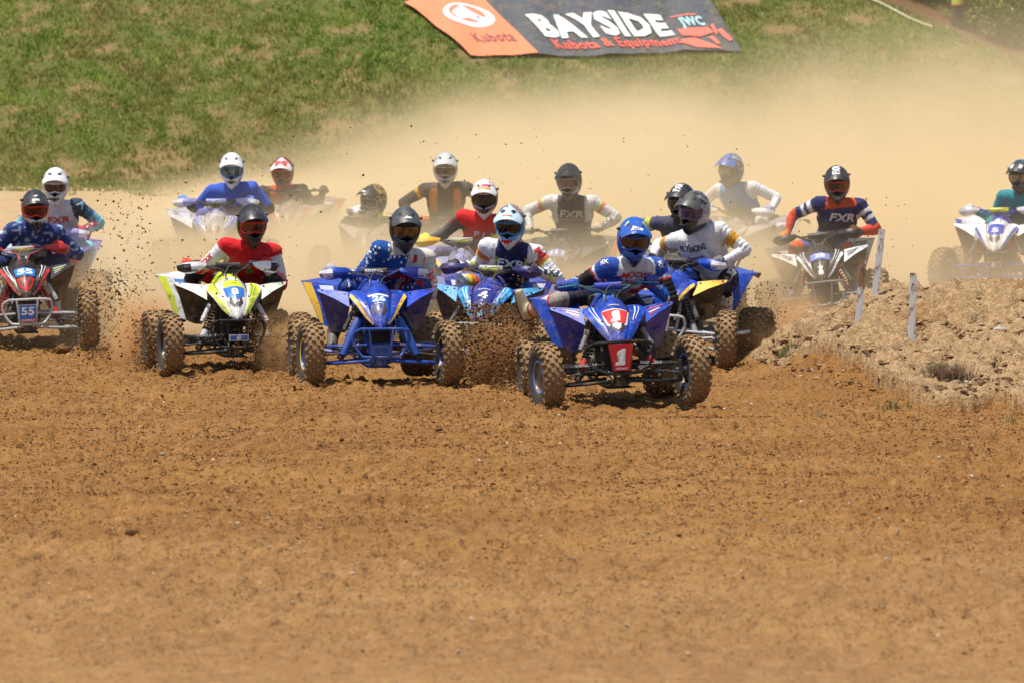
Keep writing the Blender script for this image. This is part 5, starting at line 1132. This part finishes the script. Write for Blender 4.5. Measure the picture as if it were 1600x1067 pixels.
    if 'stars' in spec:
        rnd = random.Random(5); m = MB()
        for k in range(44):
            x = -.20+.22*rnd.random() ; y = -.20+.46*rnd.random(); V2, F2 = poly2d(star2d(.015, rot=rnd.random()), .5); wrap(m, V2+np.array((x, y)), F2, Vector(O+fwz*.25), Vector(lat), Vector(upz), bv, .003, .3)
        for arm in (0,):
            sh, el, wr = arms[arm]
            for k in range(46):
                t = rnd.random()*1.9; a, b = (sh, el) if t < 1 else (el, wr); c0 = a+(b-a)*(t % 1); e = (b-a)/np.linalg.norm(b-a); an_ = rnd.uniform(-1.2, 1.2); vn = vx((0, -cos(an_), sin(an_))); ey = np.cross(vn, e)
                V2, F2 = poly2d(star2d(.014, rot=rnd.random()), .5); wrap(m, V2, F2, Vector(c0+vn*.1), Vector(e), Vector(ey), bv, .003, .1, 2.2)
        for hp, kn, an in legs:
            for k in range(34):
                t = rnd.random()*.98; c0 = hp+(kn-hp)*t; e = (kn-hp)/np.linalg.norm(kn-hp); an_ = rnd.uniform(-1.5, 1.2); ax = vx((cos(an_)*e[1], -abs(cos(an_)), sin(an_)+.4)); vn = ax-e*np.dot(ax, e); vn /= np.linalg.norm(vn); ey = np.cross(vn, e)
                V2, F2 = poly2d(star2d(.015, rot=rnd.random()), .5); wrap(m, V2, F2, Vector(c0+vn*.14), Vector(e), Vector(ey), bv, .003, .14, 2.2)
        m.build('printed_star', paint('mark', (.7, .7, .72), .6, .1), body, False)['kind'] = 'stuff'
    return root
def grips(bar):
    T = Matrix.Translation((0, -.20, 0)) @ Matrix.Rotation(bar, 4, 'Z')
    return [T @ Matrix.Translation((s*.35, .054, .918)) @ Matrix.Rotation(R(8*s), 4, 'Z') @ Matrix.Rotation(R(-18), 4, 'X') for s in (-1, 1)]
def mount(px, py, s, yaw, roll=0.0, pitch=0.0, lift=0.0):
    """the bike's frame: front axle over photo pixel px, at the distance where a metre is s pixels"""
    D = FPX/s; x = (px-CX)/FPX*D; Rz = Matrix.Rotation(yaw, 4, 'Z')
    a = Vector((x, D, 0))-Rz @ Vector((0, -.635, 0))
    z = max(gz(a.x, a.y), (gz(x, D)+gz(a.x, a.y))/2)+lift
    return Matrix.Translation((a.x, a.y, z)) @ Rz @ Matrix.Rotation(pitch, 4, 'X') @ Matrix.Rotation(-roll, 4, 'Y')
def loc(M, px, py, yl):
    """photo pixel -> the bike's own frame, on the plane at local depth yl"""
    D = (M @ Vector((0, yl, 0))).y; p = None
    for _ in range(4):
        p = M.inverted() @ px2w(px, py, D); D += (yl-p.y)
    return (p.x, p.y, p.z)
for d in RIDERS:
    st = R(d['steer']); M = mount(d['px'], 0, d['s'], R(d['yaw']), R(d['roll']), 0, d.get('lift', 0)); D = FPX/d['s']
    q = quad_bike(PAL[d['k']], st, R(d['bar']), detail=2 if D < 46 else 1); q.matrix_world = M
    tag(q, d['bike'], 'quad bike', 'quad bikes racing on the track')
    L = dict(d['L']); L['head'] = loc(M, d['head'][0], d['head'][1], L.pop('hy', -.12))
    p = person_rider(L, grips(R(d['bar'])), d['S'], D); p.matrix_world = M
    tag(p, d['rider'], 'person', 'racers on their quad bikes')
# ---------------- stakes on the mound ----------------
def stake(px, pyb, pyt, w, tilt, label, bare_top, sd):
    p = hit_px(px, pyb, ground_h, 36, 52); h = (pyb-pyt)/FPX*p.y+.02
    root = bpy.data.objects.new('stake', None); C.objects.link(root); root.location = p; root.rotation_euler = (0, tilt, 0); tag(root, label, 'stake', 'white wooden stakes on the dirt mound')
    rd = random.Random(sd); m = MB(); secs = []
    for k in range(15):
        t_ = k/14; z = -.15+(h+.15)*t_; a = w/2*(1+.05*rd.uniform(-1, 1)); b = .014
        secs.append([(-a, -b, z+.012*rd.random()*(k == 14)), (a*.3, -b*1.1, z+.01*rd.random()*(k == 14)), (a, -b, z), (a, b, z), (-a, b, z)])
    m.loft(secs)
    mt, t, bs = newmat('old_white_paint'); P = t.obj(); n = t.noise(t.scale(P, (26, 26, 8)), 1.0, 5, .7, .6); sp = t.n.new('ShaderNodeSeparateXYZ'); t.l.new(P, sp.inputs[0])
    f = t.step(.54, .60, t.math('ADD', n, t.math('MULTIPLY', t.step(h*bare_top, h*bare_top+.08, sp.outputs[2]), .16)))
    wood = t.mix(t.noise(t.scale(P, (60, 60, 6)), 1, 3, .6), (.20, .10, .045), (.36, .22, .11)); t.val(t.mix(f, (.70, .68, .64), wood), bs.inputs['Base Color']); bs.inputs['Roughness'].default_value = .85
    m.build('stake_board', mt, root, False)
    m = MB(); m.box((0, -.017, h*.86), (.012, .008, .012)); m.build('nail', METAL, root)
stake(1340, 516, 408, .055, R(4), 'leaning stake with the bare brown top, left of the three', .50, 1)
stake(1424, 538, 433, .055, R(1.5), 'upright stake standing nearest the dry grass tuft', .90, 2)
stake(1366, 470, 362, .055, R(6), 'tallest looking stake behind the others, next to the black quad bike', 1.2, 3)
# ---------------- loose clods and stones ----------------
ICO_V = None
def rocks(name, P, s, col, seed, mat, squash=.7):
    global ICO_V, ICO_F
    if ICO_V is None:
        bm = bmesh.new(); bmesh.ops.create_icosphere(bm, subdivisions=1, radius=1); ICO_V = np.array([v.co[:] for v in bm.verts]); ICO_F = np.array([[v.index for v in f.verts] for f in bm.faces]); bm.free()
    rs = np.random.RandomState(seed); n = len(P); V = ICO_V[None]*(1+.38*rs.randn(n, len(ICO_V), 1)*.7)*s[:, None, None]*np.stack([.8+.6*rs.rand(n), .8+.5*rs.rand(n), squash*(.7+.5*rs.rand(n))], -1)[:, None]
    a = rs.rand(n)*6.28; c, d = np.cos(a)[:, None], np.sin(a)[:, None]; x, y = V[..., 0].copy(), V[..., 1].copy(); V[..., 0] = x*c-y*d; V[..., 1] = x*d+y*c
    V = V+P[:, None]; F = (ICO_F[None]+(np.arange(n)*len(ICO_V))[:, None, None]).reshape(-1, 3)
    return np_mesh(name, V.reshape(-1, 3), F, mat, None, False, np.repeat(col, len(ICO_V), 0))
def clod_mat():
    m, t, b = newmat('clod'); n = t.noise(t.pos(), 60, 3, .6); t.val(t.mix(t.step(.3, .8, n), t.attr('col'), t.mix(.5, t.attr('col'), (.05, .03, .015))), b.inputs['Base Color']); b.inputs['Roughness'].default_value = .95; b.inputs['Specular IOR Level'].default_value = .1; return m
CM = clod_mat()
def scatter():
    rs = np.random.RandomState(8); n = 60000; y = 22+rs.rand(n)**.8*26; x = rs.uniform(-1, 1, n)*y*.108
    s = .003+.006*rs.rand(n)**2.2+.010*(rs.rand(n) < .02)*rs.rand(n); dens = fbm(x*.9, y*.6, 3, 90)+.25*rs.randn(n); k = dens > -.25; x, y, s = x[k], y[k], s[k]; n = len(x)
    c = np.where(rs.rand(n, 1) < .72, np.array([[.155, .068, .021]]), np.array([[.30, .15, .05]]))*(.6+.7*rs.rand(n, 1))
    s = s*(.62+.38*sstep(24, 33, y)); z = ground_h(x, y)+.025+s*.3
    o = rocks('loose_clods', np.stack([x, y, z], -1), s, c, 1, CM); tag(o, 'loose crumbs of brown dirt over the track', 'dirt', kind='stuff')
    n = 900; y = 22+rs.rand(n)**.8*30; x = rs.uniform(-1, 1, n)*y*.108; s = .004+.008*rs.rand(n)**3
    c = np.array([[.50, .42, .30]])*(.7+.6*rs.rand(n, 1)); o = rocks('pale_pebbles', np.stack([x, y, ground_h(x, y)+.03+s*.2], -1), s, c, 2, CM); tag(o, 'pale pebbles sprinkled on the dirt', 'pebbles', kind='stuff')
    n = 14000; x = rs.uniform(1.6, 6.2, n); y = rs.uniform(38, 46.5, n); mm = mound_h(x, y); k = mm > .05+.25*rs.rand(n); x, y = x[k], y[k]; n = len(x); s = .006+.022*rs.rand(n)**2.6+.03*(rs.rand(n) < .015)
    c = np.where(rs.rand(n, 1) < .5, np.array([[.30, .19, .10]]), np.array([[.15, .085, .042]]))*(.6+.8*rs.rand(n, 1)); m = rs.rand(n) < .05; c[m] = (.45, .40, .33)
    o = rocks('mound_clods', np.stack([x, y, ground_h(x, y)+.02+s*.3], -1), s, c, 3, CM, .5); tag(o, 'crumbled clods and shale flakes covering the mound', 'clods', kind='stuff')
scatter()
for px, py, r, lb in [(1157, 554, .045, 'clod on the dirt left of the mound'), (205, 842, .026, 'dark lump in place of small shadows on the bare dirt at the lower left'), (606, 652, .02, 'small dark clod in front of the 26 quad bike'), (686, 679, .018, 'small clod between the 26 and 1 quad bikes, nearer the camera'), (98, 554, .05, 'dark clod below the wheel of the 55 quad bike')]:  # the lower left lump stands in for small shadows on the dirt
    p = hit_px(px, py, ground_h, 22, 50); bm = bmesh.new(); bmesh.ops.create_icosphere(bm, subdivisions=3, radius=1); rd = random.Random(px)
    V = np.array([v.co[:] for v in bm.verts]); F = np.array([[v.index for v in f.verts] for f in bm.faces]); bm.free(); d = 1+.6*fbm(V[:, 0]*1.7+px, V[:, 1]*1.7+V[:, 2]*2.3, 3, px)
    V = V*d[:, None]*r*np.array((1.5, 1.1, .7)); o = np_mesh('dirt_clod', V, F, CM, None, True, np.tile((.16, .08, .03), (len(V), 1))); o.location = p+Vector((0, 0, r*.3+.03)); tag(o, lb, 'clod')
# ---------------- dirt thrown into the air ----------------
def spray(name, label, boxes, seed):
    rs = np.random.RandomState(seed); PP = []; SS = []
    for x0, x1, y0, y1, D0, D1, n, s0, s1, foc in boxes:
        u = rs.rand(n); v = rs.rand(n)**foc; px = x0+(x1-x0)*(.5+(u-.5)*(1-.25*v)+.08*rs.randn(n)); py = y1+(y0-y1)*v; D = D0+(D1-D0)*rs.rand(n)
        X = (px-CX)/FPX*D; Z = HCAM+D*np.tan(np.arctan((CY-py)/FPX)-PITCH); ok = Z > ground_h(X, D)+.01; PP.append(np.stack([X, D, Z], -1)[ok]); SS.append((s0+(s1-s0)*rs.rand(n)**3)[ok])
    P = np.concatenate(PP); s = np.concatenate(SS); c = np.where(rs.rand(len(P), 1) < .6, np.array([[.085, .04, .016]]), np.array([[.26, .14, .055]]))*(.6+.7*rs.rand(len(P), 1))
    o = rocks(name, P, s, c, seed, CM, 1.0); tag(o, label, 'flying dirt', kind='stuff')
spray('flying_dirt', 'clods of dirt thrown up between the 26 and 1 quad bikes', [(706, 856, 475, 612, 41.3, 42.6, 9000, .002, .011, 1.5), (690, 866, 400, 560, 42.0, 43.0, 1500, .002, .009, 1.9), (765, 860, 560, 642, 40, 41.4, 1500, .002, .010, 1.4), (712, 850, 480, 606, 41.6, 42.6, 160, .008, .020, 1.3)], 11)
spray('flying_dirt', 'dark clods thrown up left of the lime quad bike', [(140, 250, 300, 590, 43.5, 46, 700, .002, .012, 1.2), (110, 235, 420, 575, 44.5, 47, 2200, .002, .009, 1.1), (140, 200, 420, 520, 45, 46, 60, .008, .016, 1.1), (205, 250, 500, 595, 43.5, 44.5, 1500, .002, .008, 1.0)], 12)
spray('flying_dirt', 'crumbs of dirt flying under and behind the lime quad bike', [(360, 450, 490, 595, 42.8, 44, 2200, .002, .008, 1.3), (240, 470, 260, 560, 42, 46, 260, .002, .008, .9)], 13)
spray('flying_dirt', 'specks of dirt hanging in the air across the pack', [(0, 700, 150, 480, 41, 48, 420, .002, .009, .9), (600, 1260, 200, 480, 41, 50, 260, .002, .008, .9), (1180, 1460, 300, 500, 45, 50, 120, .002, .009, 1)], 14)
spray('flying_dirt', 'dirt kicked up around the wheels left of the mound', [(1100, 1240, 440, 585, 43.6, 45.5, 2200, .002, .008, 1.5), (830, 1100, 560, 650, 38.6, 40, 450, .003, .010, 1.6), (0, 150, 470, 560, 46, 47.5, 300, .003, .010, 1.5)], 15)
# ---------------- weeds ----------------
def weed(name, px, py, n, h, spread, c1, c2, label, lean, seed, cat='weed'):
    p = hit_px(px, py, ground_h, 33, 60); rs = np.random.RandomState(seed); x = p.x+rs.randn(n)*spread; y = p.y+rs.randn(n)*spread*.7; t_ = rs.rand(n, 1)
    o = blades(name, x, y, ground_h(x, y)-.0, h*(.4+.8*rs.rand(n)), .005+.005*rs.rand(n), np.array(c1)*t_+np.array(c2)*(1-t_), lean, seed); tag(o, label, cat)
weed('grass_tuft', 1483, 596, 520, .17, .075, (.34, .22, .14), (.22, .15, .09), 'dry brown grass tuft on the mound below the stakes', 1.6, 5, 'grass tuft')
weed('grass_tuft', 1464, 588, 260, .12, .04, (.08, .14, .03), (.18, .2, .07), 'small green tuft beside the dry brown one', 1.2, 6, 'grass tuft')
weed('weed', 1397, 640, 60, .08, .06, (.12, .18, .04), (.20, .20, .08), 'sparse green weed at the foot of the mound', 1.4, 7)
weed('weed', 1225, 556, 80, .09, .035, (.14, .17, .06), (.25, .24, .10), 'pale green weed on the left tip of the mound', 1.2, 8)
weed('weed', 1453, 456, 12, .20, .02, (.22, .24, .08), (.30, .28, .12), 'thin weed stalks on the crest beside the number 5 quad bike', .7, 9)
weed('weed', 1268, 655, 40, .08, .05, (.20, .15, .08), (.26, .2, .1), 'straw coloured weed remains low on the left of the mound', 1.5, 10)
weed('weed', 1580, 665, 14, .14, .04, (.22, .2, .1), (.3, .26, .12), 'dry stalks at the right foot of the mound', 1.6, 12)
# ---------------- the dust hanging over the track ----------------
def make_dust():
    m = bpy.data.materials.new('dust_air'); m.use_nodes = True; t = NT(m); n = m.node_tree.nodes
    n.remove(n['Principled BSDF']); out = n['Material Output']
    pv = n.new('ShaderNodeVolumePrincipled'); m.node_tree.links.new(pv.outputs[0], out.inputs['Volume'])
    P = t.pos(); sp = n.new('ShaderNodeSeparateXYZ'); m.node_tree.links.new(P, sp.inputs[0]); X, Y, Z = sp.outputs
    big = t.noise(P, 0.28, 3, 0.6); mid = t.noise(t.scale(P, (1, .8, 1.3)), 0.9, 3, 0.6)
    nz = t.math('ADD', t.math('MULTIPLY', t.math('SUBTRACT', big, 0.5), 2.0), t.math('MULTIPLY', t.math('SUBTRACT', mid, 0.5), 1.2))
    # how high the cloud stands: low at the left, three and a half metres at the right
    top = t.math('ADD', t.math('ADD', t.math('MULTIPLY_ADD', t.step(-6.8, 2.0, X), 1.25, .80), t.math('MULTIPLY', t.step(1.0, 7.5, X), .85)), t.math('MULTIPLY', nz, .48))
    hz = t.math('POWER', t.math('SUBTRACT', 1.0, t.step(0.10, 1.55, t.math('DIVIDE', Z, top))), 1.7)
    # thickens with distance; the right hand side is clearer close by
    clear = t.math('MULTIPLY_ADD', t.step(0.8, 3.4, X), -0.82, 1.0)
    mid_ = t.math('MULTIPLY', t.step(-3.0, -1.6, X), t.math('SUBTRACT', 1.0, t.step(1.5, 3.0, X)))
    y1 = t.math('ADD', t.math('MULTIPLY', t.math('MULTIPLY', t.step(47.5, 52.0, Y), DUST['near']), clear), t.math('MULTIPLY', t.math('MULTIPLY', t.step(49.8, 53.0, Y), mid_), .27))
    y2 = t.math('MULTIPLY', t.step(56.0, 61.0, Y), t.math('MULTIPLY_ADD', t.step(-5.5, -1.0, X), DUST['far'], 0.02))
    fade = t.math('SUBTRACT', 1.0, t.step(70.0, 78.0, Y))
    low = t.math('MULTIPLY', t.math('SUBTRACT', 1.0, t.step(0.25, 1.22, Z)), t.math('MULTIPLY', t.math('MULTIPLY', t.step(46.0, 51.0, Y), DUST['low']), t.math('MULTIPLY', clear, t.math('ADD', t.math('MULTIPLY_ADD', t.step(-5.0, -3.6, X), .75, .75), t.math('MULTIPLY', t.step(49.5, 52.0, Y), t.math('MULTIPLY', t.step(-4.6, -3.8, X), 2.0))))))
    d = t.math('ADD', t.math('MULTIPLY', t.math('ADD', y1, y2), hz), low)
    xl = t.step(-5.9, -3.2, X)
    d = t.math('MULTIPLY', d, t.math('MULTIPLY', fade, t.math('MULTIPLY_ADD', xl, 0.93, 0.07)))
    d = t.math('MULTIPLY', d, t.math('MAXIMUM', t.math('MULTIPLY_ADD', nz, 1.7, 1.0), 0.06))
    t.val(d, pv.inputs['Density']); pv.inputs['Color'].default_value = DUST['col']+(1,)
    pv.inputs['Anisotropy'].default_value = DUST['g']
    m.cycles.volume_step_rate = 1.0
    x0, x1, y0, y1_, z0, z1 = -11, 13, 44, 79, -0.4, 6.2
    V = [(x, y, z) for z in (z0, z1) for y in (y0, y1_) for x in (x0, x1)]
    F = [(0, 2, 3, 1), (4, 5, 7, 6), (0, 1, 5, 4), (2, 6, 7, 3), (0, 4, 6, 2), (1, 3, 7, 5)]
    o = np_mesh('dust_cloud', V, F, m, smooth=False)
    tag(o, 'tan dust cloud hanging behind the racers over the track', 'dust', kind='stuff')
PUFFS = True
DUST = dict(top0=1.5, near=0.10, far=0.27, low=0.36, col=(0.90, 0.76, 0.50), g=0.0)
def puff(px, py, D, size, dens, col, label):
    """a small cloud of dust thrown by a wheel"""
    m = bpy.data.materials.new('wheel_dust'); m.use_nodes = True; t = NT(m); n = m.node_tree.nodes; n.remove(n['Principled BSDF'])
    pv = n.new('ShaderNodeVolumePrincipled'); m.node_tree.links.new(pv.outputs[0], n['Material Output'].inputs['Volume'])
    P = t.obj(); ln = n.new('ShaderNodeVectorMath'); ln.operation = 'LENGTH'; m.node_tree.links.new(P, ln.inputs[0])
    f = t.math('SUBTRACT', 1.0, t.step(.15, .98, ln.outputs['Value'])); nz = t.noise(P, 2.2, 4, .65); d = t.math('MULTIPLY', f, t.math('MULTIPLY', t.step(.30, .60, nz), dens))
    t.val(d, pv.inputs['Density']); pv.inputs['Color'].default_value = col+(1,)
    bm = bmesh.new(); bmesh.ops.create_icosphere(bm, subdivisions=3, radius=1); me = bpy.data.meshes.new('wheel_dust'); bm.to_mesh(me); bm.free(); me.materials.append(m)
    o = bpy.data.objects.new('wheel_dust', me); C.objects.link(o); o.location = px2w(px, py, D); o.scale = size; tag(o, label, 'dust', kind='stuff')
BD = (.80, .52, .25)
if PUFFS:
    puff(778, 552, 42.3, (.42, .34, .44), 13.0, (.72, .44, .19), 'brown dust boiling between the 26 and 1 quad bikes')
    puff(225, 525, 45.2, (.42, .7, .50), 7.0, BD, 'brown dust behind the lime quad bike')
    puff(440, 545, 43.6, (.35, .5, .40), 6.5, BD, 'brown dust right of the lime quad bike')
    puff(1235, 500, 47.6, (.60, .8, .38), 2.2, BD, 'brown dust in front of the black quad bike')
    puff(130, 470, 48.5, (.45, .7, .40), 2.5, BD, 'dust behind the 55 quad bike')
    puff(1180, 545, 45.2, (.40, .6, .35), 3.0, BD, 'brown dust around the rear wheel left of the mound')
    puff(800, 470, 45.5, (.75, .8, .45), 1.0, (.86, .66, .38), 'dust veil behind the number 4 quad bike')
    TD = (.88, .72, .44)
    puff(545, 430, 47.0, (.75, .9, .42), 1.5, TD, 'tan dust rolling behind the 26 quad bike')
    puff(905, 450, 47.6, (.70, .9, .42), 1.6, TD, 'tan dust rolling behind the leading quad bike')
    puff(300, 400, 48.0, (.80, 1.0, .45), 1.5, TD, 'tan dust rolling behind the lime quad bike')
    puff(1180, 420, 50.0, (.60, .9, .45), 1.5, TD, 'tan dust rising behind the rider with mustard arm bands')
make_dust()
